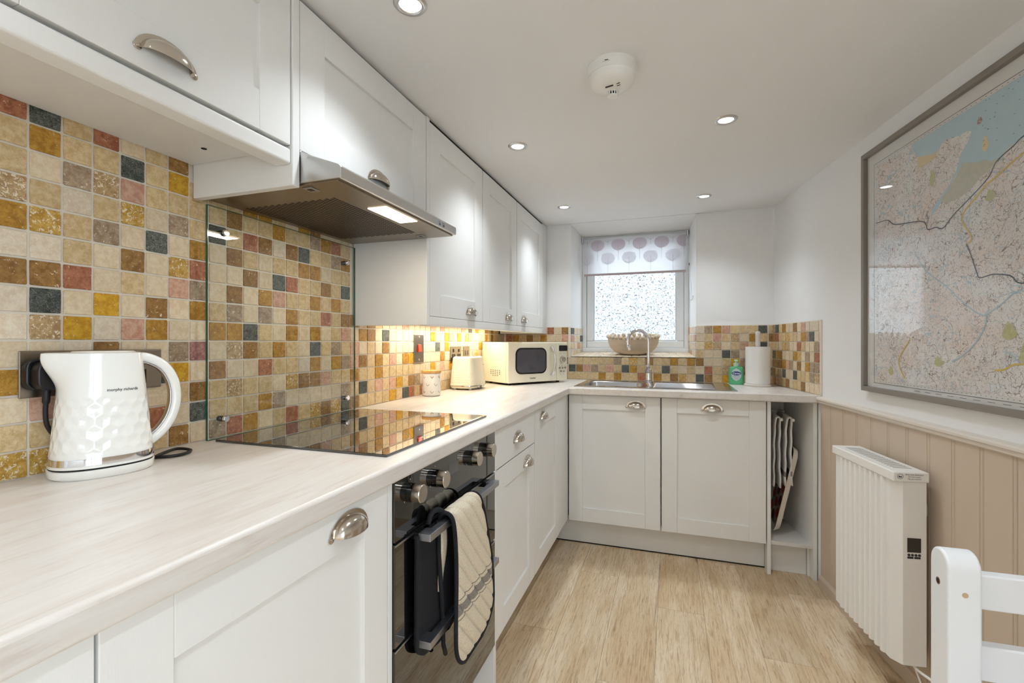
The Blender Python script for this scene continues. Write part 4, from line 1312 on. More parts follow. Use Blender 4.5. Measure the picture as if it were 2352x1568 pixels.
def plate(label, y0, y1, z0, z1, name='socket_plate', cat='socket'):
    t = thing(name, label, cat, (XL, (y0 + y1) / 2, (z0 + z1) / 2))
    MB().box(XL + 0.0005, XL + 0.005, y0, y1, z0, z1).build('plate', M['plate'], t, bevel=0.002, seg=3)
    return t
t = plate('long brushed steel socket plate on the mosaic behind the kettle', 0.530, 0.787, 1.060, 1.149)
for y in (0.640, 0.705, 0.765):
    MB().box(XL + 0.005, XL + 0.0085, y - 0.008, y + 0.008, 1.112, 1.130).build('switch', M['black'], t, bevel=0.001)
for y in (0.735,):
    MB().box(XL + 0.005, XL + 0.0056, y - 0.018, y + 0.018, 1.072, 1.104).build('socket_inset', M['black'], t, bevel=0.001)
t = thing('plug', 'black three-pin plug with flex pushed into the socket behind the kettle', 'plug', (XL, 0.575, 1.10))
pb = MB()
pb.prism(rrect(0.060, 0.060, 0.018, 5, 0.562, 1.104), 'x', XL + 0.0055, XL + 0.022)
pb.prism(rrect(0.048, 0.054, 0.016, 5, 0.562, 1.102), 'x', XL + 0.022, XL + 0.046)
pb.build('body', M['black'], t, bevel=0.003, seg=3, smooth=True)
MB().tube(smooth_path([(XL + 0.024, 0.562, 1.082), (XL + 0.023, 0.561, 1.056), (XL + 0.021, 0.561, 1.030), (XL + 0.019, 0.565, 1.005), (XL + 0.016, 0.580, 0.982), (XL + 0.012, 0.610, 0.955)], 6), [0.0062] * 8 + [0.0042] * 23, 8).build('flex', M['rubber'], t, smooth='all')

# cooker switch and far sockets
t = plate('tall steel cooker switch plate with red rocker on the mosaic', 1.945, 2.035, 1.068, 1.203, 'cooker_switch', 'switch')
rk = MB().prism([(XL + 0.005, 1.118), (XL + 0.013, 1.120), (XL + 0.0075, 1.155), (XL + 0.005, 1.155)], 'y', 1.978, 2.006)
rk.build('rocker', mat('red_rocker', C(226, 66, 36), 0.3), t, bevel=0.001)
for z in (1.082, 1.190):
    MB().lathe([(0.004, XL + 0.005), (0.004, XL + 0.0062), (0.002, XL + 0.0068)], 12, c=(0, 1.990, z), axis='x').build('screw', M['chrome'], t)
t = plate('mirror steel double socket plate behind the toaster', 2.330, 2.470, 1.058, 1.142)
for y in (2.365, 2.435):
    MB().box(XL + 0.005, XL + 0.0058, y - 0.022, y + 0.022, 1.066, 1.100).build('socket_inset', M['black'], t, bevel=0.001)
    MB().box(XL + 0.005, XL + 0.008, y - 0.006, y + 0.006, 1.110, 1.128).build('switch', M['black'], t, bevel=0.001)
t = plate('mirror steel single switch plate between the toaster and microwave', 2.500, 2.585, 1.058, 1.142)
for y in (2.525, 2.560):
    MB().box(XL + 0.005, XL + 0.008, y - 0.004, y + 0.004, 1.092, 1.118).build('switch', M['plate'], t, bevel=0.001)

# ------------------------------------------------------------------ storage jar with hearts
t = thing('storage_jar', 'white ceramic jar printed with hearts, with a bamboo lid', 'jar', (0.108, 2.005, WT), local=True)
MB().lathe([(0.036, 0.0), (0.0415, 0.003), (0.0445, 0.012), (0.0445, 0.104), (0.043, 0.108), (0.041, 0.108)], 40).build('body', mat('jar_glaze', C(240, 236, 228), 0.25), t, smooth=True)
MB().lathe([(0.0400, 0.1085), (0.0465, 0.1090), (0.0465, 0.1200), (0.0455, 0.1215), (0.040, 0.1215)], 40).build('lid', mat('bamboo', C(214, 168, 100), 0.5, var=((30, 200, 200), C(190, 138, 76), 0.2)), t, smooth=True)
hr = MB()
def heart(th, z, sc, fill):
    R = 0.0448
    pts = []
    for k in range(25):
        a = 2 * PI * k / 24
        x = 16 * math.sin(a) ** 3; y = 13 * math.cos(a) - 5 * math.cos(2 * a) - 2 * math.cos(3 * a) - math.cos(4 * a)
        pts.append((x * sc / 17, y * sc / 17))
    hr.mi = 0
    v = []
    for x, y in pts:
        v.append((R * math.cos(th + x / R), R * math.sin(th + x / R), z + y))
    for x, y in pts:
        v.append((R * math.cos(th + x * 0.8 / R), R * math.sin(th + x * 0.8 / R), z + y * 0.8 + 0.001))
    hr.add(v, [(k, k + 1, 26 + k, 25 + k) for k in range(6, 22)])
    if fill:
        hr.mi = 1
        v = [(R * math.cos(th + x * 0.62 / R), R * math.sin(th + x * 0.62 / R), z + y * 0.55) for x, y in pts[:-1]]
        hr.add(v, [tuple(range(24))])
        hr.mi = 0
for i in range(7):
    th = -0.55 + i * 2 * PI / 7
    heart(th - 0.05, 0.056, 0.0085, i % 2)
    heart(th + 0.42, 0.092, 0.0085, (i + 1) % 2); heart(th + 0.42, 0.022, 0.0085, i % 2)
    for dz in (0.022, 0.090):
        a = th - 0.02
        hr.add([(0.0448 * math.cos(a + q), 0.0448 * math.sin(a + q), dz + w) for q, w in ((-0.03, 0), (0, -0.0013), (0.03, 0), (0, 0.0013))], [(0, 1, 2, 3)])
o = hr.build('heart_print', [mat('heart_ink', C(120, 110, 104), 0.6), mat('heart_gold', C(222, 200, 150), 0.5)], t); o['kind'] = 'stuff'

# ------------------------------------------------------------------ toaster
t = thing('toaster', 'cream two-slice toaster with honeycomb texture beside the jar', 'toaster', (0.130, 2.385, WT), PI / 2, local=True)
def toast_pt(phi, h, out=0.0, dimple=True):
    q = (h - 0.018) / 0.160
    a = lerp(0.110, 0.098, q); b_ = lerp(0.076, 0.060, q)
    if h > 0.168:
        k = (h - 0.168) / 0.010; a -= 0.008 * k * k; b_ -= 0.008 * k * k
    c, s = math.cos(phi), math.sin(phi)
    n = 4.5
    rr = (abs(c) ** n + abs(s) ** n) ** (-1 / n)
    x, y = a * c * rr, b_ * s * rr
    L = math.hypot(c, s)
    o = out
    if dimple:
        f = sstep((h - 0.022) / 0.01) * (1 - sstep((h - 0.085) / 0.02))
        if f > 0:
            o -= f * 0.0014 * min(1, 1.6 * hex_dimple(phi * 0.095, h, 0.0085))
    return (x + c * o, y + s * o, h)
MB().grid(200, 80, lambda u, v: toast_pt(u * 2 * PI, 0.024 + 0.154 * v), closed_u=True).build('body', M['cream'], t, smooth='all')
tp = [toast_pt(2 * PI * k / 100, 0.178, 0, False) for k in range(100)]
MB().add(tp, [tuple(range(100))]).build('top', M['cream'], t)
for y in (-0.021, 0.021):
    MB().box(-0.068, 0.068, y - 0.011, y + 0.011, 0.1775, 0.1788).build('slot', M['dark'], t, bevel=0.0005)
MB().grid(100, 3, lambda u, v: toast_pt(u * 2 * PI, 0.0195 + 0.005 * v, 0.001, False), closed_u=True).build('chrome_band', M['chrome'], t, smooth='all')
def tb(u, v):
    p = toast_pt(u * 2 * PI, 0.02, 0, False)
    k = 0.90 + 0.09 * v
    return (p[0] * k, p[1] * k, 0.008 + 0.012 * v)
tbm = MB().grid(100, 3, tb, closed_u=True)
tbm.add([tb(k / 100, 0) for k in range(100)], [tuple(range(100))])
base = tbm.build('base', M['cream'], t, smooth=True)
MB().box(-0.030, 0.030, -0.0760, -0.0700, 0.010, 0.020).build('control_strip', M['chrome'], base, bevel=0.001)
for k in (-0.012, 0.0, 0.012):
    MB().lathe([(0.0035, -0.0760), (0.0035, -0.0785)], 12, c=(k, 0, 0.0155), axis='y').build('button', M['plate'], base)
for x in (-0.075, 0.075):
    for y in (-0.045, 0.045):
        MB().lathe([(0.007, 0.0), (0.008, 0.009)], 12, c=(x, y, 0)).build('foot', M['white'], t)
MB().box(-0.006 + 0.06, 0.010 + 0.06, -0.0672, -0.0660, 0.1300, 0.1318).build('badge', M['ink'], t)
MB().box(0.1090, 0.1260, -0.012, 0.012, 0.105, 0.118).build('lever', M['cream'], t, bevel=0.003)

# ------------------------------------------------------------------ microwave
mang = math.atan2(0.377, 0.272)
ux, uy = math.cos(mang), math.sin(mang)
MW, MD, MH = 0.465, 0.285, 0.244
mc = (0.288 + ux * MW / 2 - uy * MD / 2, 2.596 + uy * MW / 2 + ux * MD / 2, WT)
t = thing('microwave', 'cream retro microwave with rounded window standing across the corner', 'microwave', mc, mang, local=True)
MZ = 0.012
MB().box(-MW / 2, MW / 2, -MD / 2 + 0.022, MD / 2, MZ, MZ + MH).build('body', M['cream'], t, bevel=0.006, seg=3, smooth=True)
dr = MB().box(-MW / 2 + 0.0005, MW / 2 - 0.088, -MD / 2 - 0.004, -MD / 2 + 0.021, MZ + 0.0008, MZ + MH - 0.0008).build('door', M['cream'], t, bevel=0.006, seg=3, smooth=True)
pn = MB().box(MW / 2 - 0.0872, MW / 2 - 0.0005, -MD / 2 - 0.004, -MD / 2 + 0.021, MZ + 0.0008, MZ + MH - 0.0008).build('control_panel', M['cream'], t, bevel=0.005, seg=3, smooth=True)
yf = -MD / 2 - 0.0042
bz = rrect(0.238, 0.158, 0.040, 7, -0.060, MZ + 0.131)
MB().prism([(a, b) for a, b in bz], 'y', yf - 0.003, yf + 0.004).build('window_bezel', mat('bezel_black', C(24, 22, 26), 0.2), dr, bevel=0.001)
MB().prism(rrect(0.220, 0.140, 0.033, 7, -0.060, MZ + 0.131), 'y', yf - 0.0036, yf - 0.0029).build('window', mat('microwave_glass', C(74, 74, 82), 0.06, spec=0.7), dr)
hpth = smooth_path([(0.098, yf + 0.002, MZ + 0.212), (0.100, yf - 0.016, MZ + 0.206), (0.103, yf - 0.027, MZ + 0.17), (0.104, yf - 0.030, MZ + 0.13), (0.103, yf - 0.027, MZ + 0.085), (0.100, yf - 0.016, MZ + 0.048), (0.098, yf + 0.002, MZ + 0.042)], 6)
MB().tube(hpth, [0.0085 - 0.0030 * math.sin(PI * k / 36) for k in range(37)], 12).build('door_handle', M['chrome'], dr, smooth='all')
px = MW / 2 - 0.043
MB().prism(rrect(0.070, 0.036, 0.006, 4, px + 0.008, MZ + 0.206), 'y', yf - 0.0012, yf + 0.001).build('display', mat('display_black', C(26, 20, 34), 0.1), pn)
MB().lathe([(0.021, yf + 0.001), (0.020, yf - 0.012), (0.017, yf - 0.015), (0.0005, yf - 0.0155)], 28, c=(px, 0, MZ + 0.135), axis='y').build('dial', M['nickel'], pn, smooth=True)
for i, (bx, bz_) in enumerate(((-0.024, 0.082), (0, 0.082), (0.024, 0.082), (-0.012, 0.060), (0.012, 0.060))):
    MB().lathe([(0.0075, yf + 0.001), (0.0072, yf - 0.0035), (0.0055, yf - 0.0045), (0.0005, yf - 0.0045)], 16, c=(px + bx, 0, MZ + bz_), axis='y').build('button', M['nickel'], pn, smooth=True)
ic = MB()
for bx, bz_ in ((-0.024, 0.096), (0, 0.096), (0.024, 0.096), (-0.012, 0.042), (0.012, 0.042), (-0.02, 0.172), (-0.006, 0.172), (0.010, 0.172), (0.024, 0.172)):
    ic.box(px + bx - 0.003, px + bx + 0.003, yf - 0.0005, yf + 0.001, MZ + bz_ - 0.0015, MZ + bz_ + 0.0015)
ic.build('print', M['greyink'], pn)['kind'] = 'stuff'
text_mb("Comfee'", 0.0135, lambda x, y: (-0.048 + x, yf - 0.0004, MZ + 0.026 + y), bold=0.0003).build('print', M['ink'], dr)
for i in range(5):
    for j in range(4):
        if (i == 0 or i == 4) and j == 0: continue
        y = -MD / 2 + 0.085 + i * 0.0235; z = MZ + 0.042 + j * 0.0105
        if True:
            MB().box(-MW / 2 - 0.0006, -MW / 2 + 0.001, y - 0.0055, y + 0.0055, z - 0.0018, z + 0.0018).build('vent', M['dark'], t)
MB().box(-MW / 2 + 0.03, MW / 2 - 0.03, -MD / 2 + 0.03, MD / 2 - 0.02, MZ - 0.004, MZ + 0.002).build('underside', M['dark'], t)
for x in (-0.19, 0.19):
    for y in (-0.10, 0.10):
        MB().lathe([(0.010, 0), (0.012, MZ)], 12, c=(x, y, 0)).build('foot', M['black'], t)

# ------------------------------------------------------------------ sink and tap
t = thing('sink', 'stainless steel inset sink with bowl and ridged drainer', 'sink', (1.09, 2.91, WT))
RX0, RX1, RY0, RY1 = 0.662, 1.525, 2.675, 3.165
zt = WT + 0.0032
def ring_pts(x0, x1, y0, y1, r, z, n=6):
    return [(a, b, z) for a, b in rrect(x1 - x0, y1 - y0, r, n, (x0 + x1) / 2, (y0 + y1) / 2)]
def skin(mb, rings, cap=False):
    n = len(rings[0])
    v = [p for r in rings for p in r]
    f = []
    for i in range(len(rings) - 1):
        for k in range(n):
            f.append((i * n + k, i * n + (k + 1) % n, (i + 1) * n + (k + 1) % n, (i + 1) * n + k))
    if cap: f.append(tuple((len(rings) - 1) * n + k for k in range(n)))
    return mb.add(v, f)
rim = skin(MB(), [ring_pts(RX0, RX1, RY0, RY1, 0.012, WT + 0.0003), ring_pts(RX0 + 0.001, RX1 - 0.001, RY0 + 0.001, RY1 - 0.001, 0.012, zt), ring_pts(RX0 + 0.012, RX1 - 0.012, RY0 + 0.012, RY1 - 0.012, 0.012, zt + 0.0012),
                  ring_pts(RX0 + 0.018, RX1 - 0.018, RY0 + 0.018, RY1 - 0.018, 0.012, zt - 0.001), ring_pts(SX0 - 0.004, SX1 + 0.004, SY0 - 0.004, SY1 + 0.004, 0.045, zt - 0.001),
                  ring_pts(SX0 + 0.002, SX1 - 0.002, SY0 + 0.002, SY1 - 0.002, 0.045, zt - 0.006)])
rim.build('rim', M['steel2'], t, smooth=True)
bw = skin(MB(), [ring_pts(SX0 + 0.002, SX1 - 0.002, SY0 + 0.002, SY1 - 0.002, 0.045, zt - 0.006), ring_pts(SX0 + 0.006, SX1 - 0.006, SY0 + 0.006, SY1 - 0.006, 0.045, zt - 0.10),
                 ring_pts(SX0 + 0.020, SX1 - 0.020, SY0 + 0.020, SY1 - 0.020, 0.045, zt - 0.135), ring_pts(SX0 + 0.05, SX1 - 0.05, SY0 + 0.05, SY1 - 0.05, 0.04, zt - 0.145)], True)
bw.build('bowl', M['steel2'], t, smooth='all')
for k in range(7):
    y = 2.735 + k * 0.044
    MB().tube([(1.100, y, zt - 0.002), (1.112, y, zt + 0.0012), (1.415 + 0.0 * k, y, zt + 0.0012), (1.425, y, zt - 0.002)], 0.0045, 8).build('drainer_ridge', M['steel2'], t, smooth='all')
t = thing('mixer_tap', 'chrome swan-neck mixer tap rising beside the sink bowl', 'tap', (1.060, 3.095, WT + 0.002))
tx, ty = 1.060, 3.095
MB().lathe([(0.026, WT + 0.0030), (0.026, WT + 0.007), (0.021, WT + 0.010), (0.0205, WT + 0.075), (0.018, WT + 0.084), (0.012, WT + 0.088)], 28, c=(tx, ty, 0)).build('tap_body', M['chrome'], t, smooth=True)
dxn, dyn = -0.86, -0.51
R_ = 0.071
npth = [(tx, ty, WT + 0.08 + 0.18 * k / 8) for k in range(9)]
for k in range(1, 21):
    a = math.radians(205) * k / 20
    npth.append((tx + dxn * R_ * (1 - math.cos(a)), ty + dyn * R_ * (1 - math.cos(a)), WT + 0.26 + R_ * math.sin(a)))
e = npth[-1]
MB().tube(npth, 0.0105, 14).build('neck', M['chrome'], t, smooth='all')
d = (Vector(npth[-1]) - Vector(npth[-2])).normalized()
MB().tube([Vector(e) - d * 0.002, Vector(e) + d * 0.024], 0.0125, 14).build('aerator', M['chrome'], t, smooth=True)
lv = MB()
lv.grid(14, 14, lambda u, v: (tx + 0.004 + 0.013 * math.sin(2 * PI * u) * (1 - 0.5 * v) - 0.006, ty - 0.021 - 0.006 * math.cos(2 * PI * u) - 0.012 * math.sin(v * PI * 0.5), WT + 0.062 + 0.058 * v), closed_u=True)
lv.build('lever', M['chrome'], t, smooth='all')

# ------------------------------------------------------------------ bobble bowl on the sill
t = thing('bobble_bowl', 'pale wooden bowl with a rim of round bobbles on the window sill', 'bowl', (0.948, 3.335, SILL + (SILLB - SILL) * 0.49 + 0.0015), local=True)
t.rotation_euler = (SLA, 0, 0)
woodp = mat('pale_turned_wood', C(224, 206, 184), 0.5, var=((6, 6, 40), C(206, 184, 156), 0.25))
prof = [(0.080, 0.0), (0.096, 0.003), (0.128, 0.018), (0.152, 0.042), (0.166, 0.072), (0.171, 0.100), (0.171, 0.112), (0.163, 0.112), (0.155, 0.075), (0.125, 0.035), (0.07, 0.016)]
bw = MB().lathe(prof, 48)
bw.v = [(x, y * 0.60, z + 0.0008) for x, y, z in bw.v]
bw.build('bowl', woodp, t, smooth=True)
for k in range(28):
    a = 2 * PI * k / 28
    r = 0.0118 + 0.0030 * ((k * 7) % 5) / 4
    MB().sphere((0.167 * math.cos(a), 0.101 * math.sin(a), 0.1115 + r * 0.80), r, 12, 8).build('bobble', woodp, t, smooth='all')

# ------------------------------------------------------------------ roller blind
t = thing('roller_blind', 'half-lowered white roller blind printed with pale mauve trees in the window', 'blind', (0.94, 3.44, 1.92))
BXa, BXb, BY, BZ0, BZ1 = 0.592, 1.292, 3.438, 1.660, 1.912
MB().tube([(BXa - 0.004, BY + 0.005, 1.912), (BXb + 0.004, BY + 0.005, 1.912)], 0.013, 16).build('roller', M['upvc'], t, smooth='all')
for x in (BXa - 0.012, BXb + 0.012):
    MB().box(x - 0.003, x + 0.003, BY - 0.012, BY + 0.016, 1.892, 1.934).build('bracket', M['upvc'], t, bevel=0.001)
MB().add([(BXa, BY - 0.008, BZ0), (BXb, BY - 0.008, BZ0), (BXb, BY - 0.008, BZ1), (BXa, BY - 0.008, BZ1)], [(0, 1, 2, 3)]).build('fabric', fabric_translucent('blind_cloth', C(240, 238, 240), 0.62), t)
MB().box(BXa, BXb, BY - 0.012, BY - 0.005, BZ0 - 0.012, BZ0 + 0.003).build('bottom_bar', mat('mauve_bar', C(196, 180, 182), 0.7), t, bevel=0.001)
M['mauve'] = fabric_translucent('mauve_print', C(226, 216, 222), 0.6)
M['mauve2'] = fabric_translucent('mauve_print_pale', C(238, 236, 240), 0.62)
M['twig'] = fabric_translucent('twig_print', C(190, 182, 192), 0.5)
def crown(x, z, w, h, m):
    pts = []
    for k in range(28):
        a = 2 * PI * k / 28
        r = 1.0 if math.sin(a) > 0 else 1.0
        pts.append((x + w * math.copysign(abs(math.cos(a)) ** 0.9, math.cos(a)), BY - 0.0086, z + h * math.copysign(abs(math.sin(a)) ** (0.75 if math.sin(a) > 0 else 1.1), math.sin(a))))
    pts = [(min(max(p[0], BXa), BXb), p[1], min(p[2], BZ1 - 0.002)) for p in pts]
    MB().add(pts, [tuple(range(28))]).build('tree_crown_print', m, t)
tw = MB()
def twig(x, z0, z1):
    if x < BXa + 0.003 or x > BXb - 0.003: return
    y = BY - 0.0091
    tw.add([(x - 0.0007, y, z0), (x + 0.0007, y, z0), (x + 0.0007, y, z1), (x - 0.0007, y, z1)], [(0, 1, 2, 3)])
    for s_, zz, L in ((1, 0.62, 0.020), (-1, 0.55, 0.022)):
        zb = z0 + (z1 - z0) * zz
        tw.add([(x, y, zb), (x + s_ * L, y, zb + L * 0.8), (x + s_ * L, y, zb + L * 0.8 + 0.0014), (x, y, zb + 0.0018)], [(0, 1, 2, 3)])
P_ = 0.148
for k in range(-1, 6):
    x = BXa + 0.098 + k * P_
    if BXa < x + 0.05 and x - 0.05 < BXb:
        crown(x, 1.866, 0.049, 0.040, M['mauve']); twig(x, 1.755, 1.868)
    x2 = x - P_ / 2
    if BXa < x2 + 0.05 and x2 - 0.05 < BXb:
        crown(x2, 1.770, 0.049, 0.042, M['mauve2']); twig(x2, 1.665, 1.775); twig(x2, 1.858, 1.905)
tw.build('twig_print', M['twig'], t)['kind'] = 'stuff'
cd = MB()
cd.tube([(BXb + 0.016, BY - 0.004, 1.905), (BXb + 0.020, BY - 0.01, 1.66), (1.318, BY - 0.07, 1.47), (1.324, BY - 0.10, 1.445)], 0.0011, 6)
cd.tube([(BXb + 0.020, BY - 0.004, 1.905), (BXb + 0.026, BY - 0.012, 1.70), (1.328, BY - 0.10, 1.450)], 0.0011, 6)
cd.build('pull_cord', M['upvc'], t, smooth='all')
MB().lathe([(0.0015, -0.009), (0.0028, 0.0), (0.0015, 0.009)], 8, c=(BXb + 0.0215, BY - 0.010, 1.70)).build('cord_toggle', M['ink'], t)
xr = lerp(WX1, WIX1, (BY - 0.13 - YB) / (WY - YB))
tag(MB().tube(smooth_path([(xr - 0.001, BY - 0.13, 1.475), (xr - 0.003, BY - 0.13, 1.455), (xr - 0.010, BY - 0.128, 1.444), (xr - 0.022, BY - 0.125, 1.447), (xr - 0.027, BY - 0.123, 1.460)], 5), 0.0017, 8).build('cord_hook', M['nickel'], smooth='all'), 'small metal cord hook screwed to the window reveal', 'hook')

# ------------------------------------------------------------------ soap bottle
t = thing('soap_bottle', 'green hand soap pump bottle with blue oval label by the drainer', 'soap bottle', (1.571, 3.135, WT), math.radians(-6), local=True)
gm = mat('green_soap', C(112, 216, 160), 0.12, spec=0.5, trans=0.25)
def bottle(u, v):
    zs = [0.0, 0.004, 0.03, 0.075, 0.098, 0.106, 0.110]
    ws = [0.038, 0.041, 0.0415, 0.040, 0.0385, 0.034, 0.016]
    ds = [0.020, 0.022, 0.0225, 0.022, 0.021, 0.019, 0.014]
    f = v * 6; i = min(5, int(f)); q = f - i
    w, d, z = lerp(ws[i], ws[i + 1], q), lerp(ds[i], ds[i + 1], q), lerp(zs[i], zs[i + 1], q)
    a = 2 * PI * u; c, s = math.cos(a), math.sin(a); n = 3.4
    r = (abs(c) ** n + abs(s) ** n) ** (-1 / n)
    return (w * c * r, d * s * r, z)
bm_ = MB().grid(40, 31, bottle, closed_u=True)
bm_.add([bottle(k / 40, 0) for k in range(40)], [tuple(range(40))])
bm_.build('bottle', gm, t, smooth=True)
cl = mat('pump_clear', C(206, 232, 218), 0.15)
MB().lathe([(0.0155, 0.109), (0.0160, 0.111), (0.0160, 0.128), (0.014, 0.130)], 20).build('collar', cl, t, smooth=True)
pm = MB().lathe([(0.006, 0.130), (0.006, 0.140), (0.011, 0.141), (0.011, 0.148), (0.009, 0.150)], 18).box(-0.006, 0.006, -0.034, -0.004, 0.1415, 0.1480)
pm.build('pump_head', mat('pump_mint', C(190, 236, 212), 0.2), t, smooth=True)
lb = [(0.027 * math.sin(a), -0.0236, 0.060 + 0.036 * math.cos(a) if abs(math.cos(a)) < 0.999 else 0.060 + 0.040 * math.cos(a)) for a in [2 * PI * k / 32 for k in range(32)]]
lab = MB().add(lb, [tuple(range(32))]).build('label', mat('label_silver', C(206, 214, 216), 0.35), t)
ov = [(0.026 * math.sin(a), -0.0240, 0.068 + 0.0125 * math.cos(a)) for a in [2 * PI * k / 32 for k in range(32)]]
MB().add(ov, [tuple(range(32))]).build('label_oval', mat('label_blue', C(20, 60, 130), 0.35), lab)
text_mb('Carex', 0.0165, lambda x, y: (x, -0.0244, 0.0675 + y), bold=0.0004).build('label_print', M['whiteink'], lab)
MB().box(-0.017, 0.017, -0.0240, -0.0236, 0.0475, 0.0490).build('label_line', M['greyink'], lab)
MB().box(-0.010, 0.010, -0.0240, -0.0236, 0.0380, 0.0392).build('label_line', M['greyink'], lab)

# ------------------------------------------------------------------ kitchen roll on its holder
t = thing('kitchen_roll_holder', 'upright white holder with round foot in the tiled corner', 'roll holder', (1.677, 3.06, WT), local=True)
MB().lathe([(0.071, 0.0002), (0.073, 0.004), (0.073, 0.010), (0.068, 0.013), (0.02, 0.014)], 40).build('base', mat('holder_cream', C(232, 226, 218), 0.4), t, smooth=True)
MB().lathe([(0.0135, 0.013), (0.0135, 0.292), (0.0138, 0.293), (0.0138, 0.312), (0.011, 0.318), (0.004, 0.320)], 20).build('pole', mat('holder_grey', C(214, 208, 202), 0.4), t, smooth=True)
t = thing('kitchen_roll', 'white paper kitchen roll on the upright holder', 'kitchen roll', (1.677, 3.06, WT + 0.0145), local=True)
MB().grid(56, 10, lambda u, v: ((0.066 + 0.0006 * math.sin(u * 14 * PI)) * math.cos(2 * PI * u), (0.066 + 0.0006 * math.sin(u * 14 * PI)) * math.sin(2 * PI * u), 0.215 * v), closed_u=True).build('paper_sheet', M['roll'], t, smooth='all')
ann = [(r * math.cos(2 * PI * k / 56), r * math.sin(2 * PI * k / 56), z) for z in (0.0, 0.215) for r in (0.066, 0.020) for k in range(56)]
MB().add(ann, [(k, (k + 1) % 56, 56 + (k + 1) % 56, 56 + k) for k in range(56)] + [(112 + k, 112 + (k + 1) % 56, 168 + (k + 1) % 56, 168 + k) for k in range(56)]).build('roll_end', M['roll'], t)
MB().grid(40, 2, lambda u, v: (0.020 * math.cos(2 * PI * u), 0.020 * math.sin(2 * PI * u), 0.215 * v), closed_u=True).build('core', mat('card', C(190, 165, 130), 0.9), t, smooth='all')

# ------------------------------------------------------------------ towel rail, tea towels and tray in the nook
t = thing('towel_rail', 'pull-out towel rail with two chrome rods under the worktop', 'towel rail', (1.75, 2.85, 0.77))
for x in (1.727, 1.779):
    rd = MB().tube([(x, 2.705, 0.772), (x, 2.99, 0.772)], 0.0048, 10).build('rod', M['chrome'], t, smooth=True)
    MB().sphere((x, 2.700, 0.772), (0.0085, 0.0095, 0.0085)).build('rod_end', M['white'], rd, smooth='all')
MB().box(1.672, 1.684, 2.72, 2.98, 0.760, 0.784).box(1.684, 1.795, 2.965, 2.985, 0.762, 0.782).build('bracket', M['white'], t, bevel=0.001)
def towel(x, label, zb1, zb2, seed, stripes):
    r = random.Random(seed)
    t = thing('tea_towel', label, 'tea towel', (x, 2.83, 0.45), group='tea towels hung in the nook')
    path = [(x - 0.020, zb1), (x - 0.018, (zb1 + 0.76) / 2), (x - 0.016, 0.70), (x - 0.010, 0.770), (x - 0.0, 0.7805), (x + 0.0085, 0.772), (x + 0.0075, 0.70), (x + 0.006, (zb2 + 0.76) / 2), (x + 0.010, zb2)]
    sp = smooth_path([(a, 0, b) for a, b in path], 7)
    n = len(sp)
    ph = r.random() * 6
    def f(u, v):
        p = sp[int(round(v * (n - 1)))]
        w = 0.0016 * math.sin(9 * p.z * 6 + ph + u * 3) * (1 if p.z < 0.74 else 0)
        return (p.x + w, 2.712 + 0.235 * u, p.z)
    mb = MB().grid(14, n, f)
    if stripes:
        for fi in range(len(mb.f)):
            z = sum(mb.v[i][2] for i in mb.f[fi]) / 4
            if any(abs(z - q) < 0.004 for q in (zb2 + 0.022, zb2 + 0.040, zb2 + 0.058)): mb.m[fi] = 1
    mb.build('cloth', [mat('towel_cotton', C(232, 228, 224), 0.95, spec=0.1, bump=(700, 0.3, 0.001)), M['stripe']], t, smooth='all', solid=0.007)
    return t
towel(1.716, 'off-white tea towel on the rod nearer the sink cabinets', 0.425, 0.420, 3, False)
towel(1.768, 'off-white tea towel with grey stripes on the rod nearer the map wall', 0.430, 0.436, 5, True)
# tray, standing on edge and leaning towards the panelled wall
t = thing('tray', 'spotted serving tray with cream rim stood on edge in the nook', 'tray', (1.76, 2.85, 0.17))
B0 = Vector((1.716, 0, 0.180)); B1 = Vector((1.812, 0, 0.622))
UPV = (B1 - B0).normalized(); NV_ = Vector((-UPV.z, 0, UPV.x)); LEN = (B1 - B0).length
def TP(a, y, n): 
    p = B0 + UPV * a + NV_ * n
    return (p.x, y, p.z)
ol = rrect(LEN, 0.30, 0.055, 8, LEN / 2, 2.712 + 0.15)
ol2 = rrect(LEN - 0.030, 0.27, 0.045, 8, LEN / 2, 2.712 + 0.15)
n = len(ol)
MB().add([TP(a, y, 0.001) for a, y in ol2] + [TP(a, y, -0.003) for a, y in ol2], [tuple(range(n)), tuple(range(2 * n - 1, n - 1, -1))] + [(k, (k + 1) % n, n + (k + 1) % n, n + k) for k in range(n)]).build('tray_base', mat('tray_face', C(222, 208, 190), 0.35, var=(22, C(150, 120, 96), 0.12)), t)
MB().add([TP(a, y, 0.000) for a, y in ol2] + [TP(a, y, 0.022) for a, y in ol] + [TP(a, y, 0.022) for a, y in rrect(LEN + 0.006, 0.306, 0.058, 8, LEN / 2, 2.862)] + [TP(a, y, -0.003) for a, y in rrect(LEN - 0.024, 0.276, 0.047, 8, LEN / 2, 2.862)],
         [(i * n + k, i * n + (k + 1) % n, (i + 1) * n + (k + 1) % n, (i + 1) * n + k) for i in range(3) for k in range(n)]).build('tray_rim', mat('tray_cream', C(232, 224, 210), 0.35), t, smooth=True)
DC = [mat('spot_red', C(196, 40, 34), 0.4), mat('spot_maroon', C(120, 36, 40), 0.4), mat('spot_teal', C(60, 150, 160), 0.4), mat('spot_brown', C(110, 74, 48), 0.4)]
sr = random.Random(4)
for i in range(6):
    for j in range(4):
        a = 0.050 + i * 0.068 + (0.03 if j % 2 else 0); y = 2.750 + j * 0.072
        if a > LEN - 0.03: continue
        m_ = DC[2] if (i == 0 and j == 0) else sr.choice([DC[0], DC[0], DC[1], DC[1], DC[3]])
        MB().add([TP(a + 0.027 * math.sin(q), y + 0.029 * math.cos(q), 0.0016) for q in [2 * PI * k / 16 for k in range(16)]], [tuple(range(16))]).build('spot_print', m_, t)

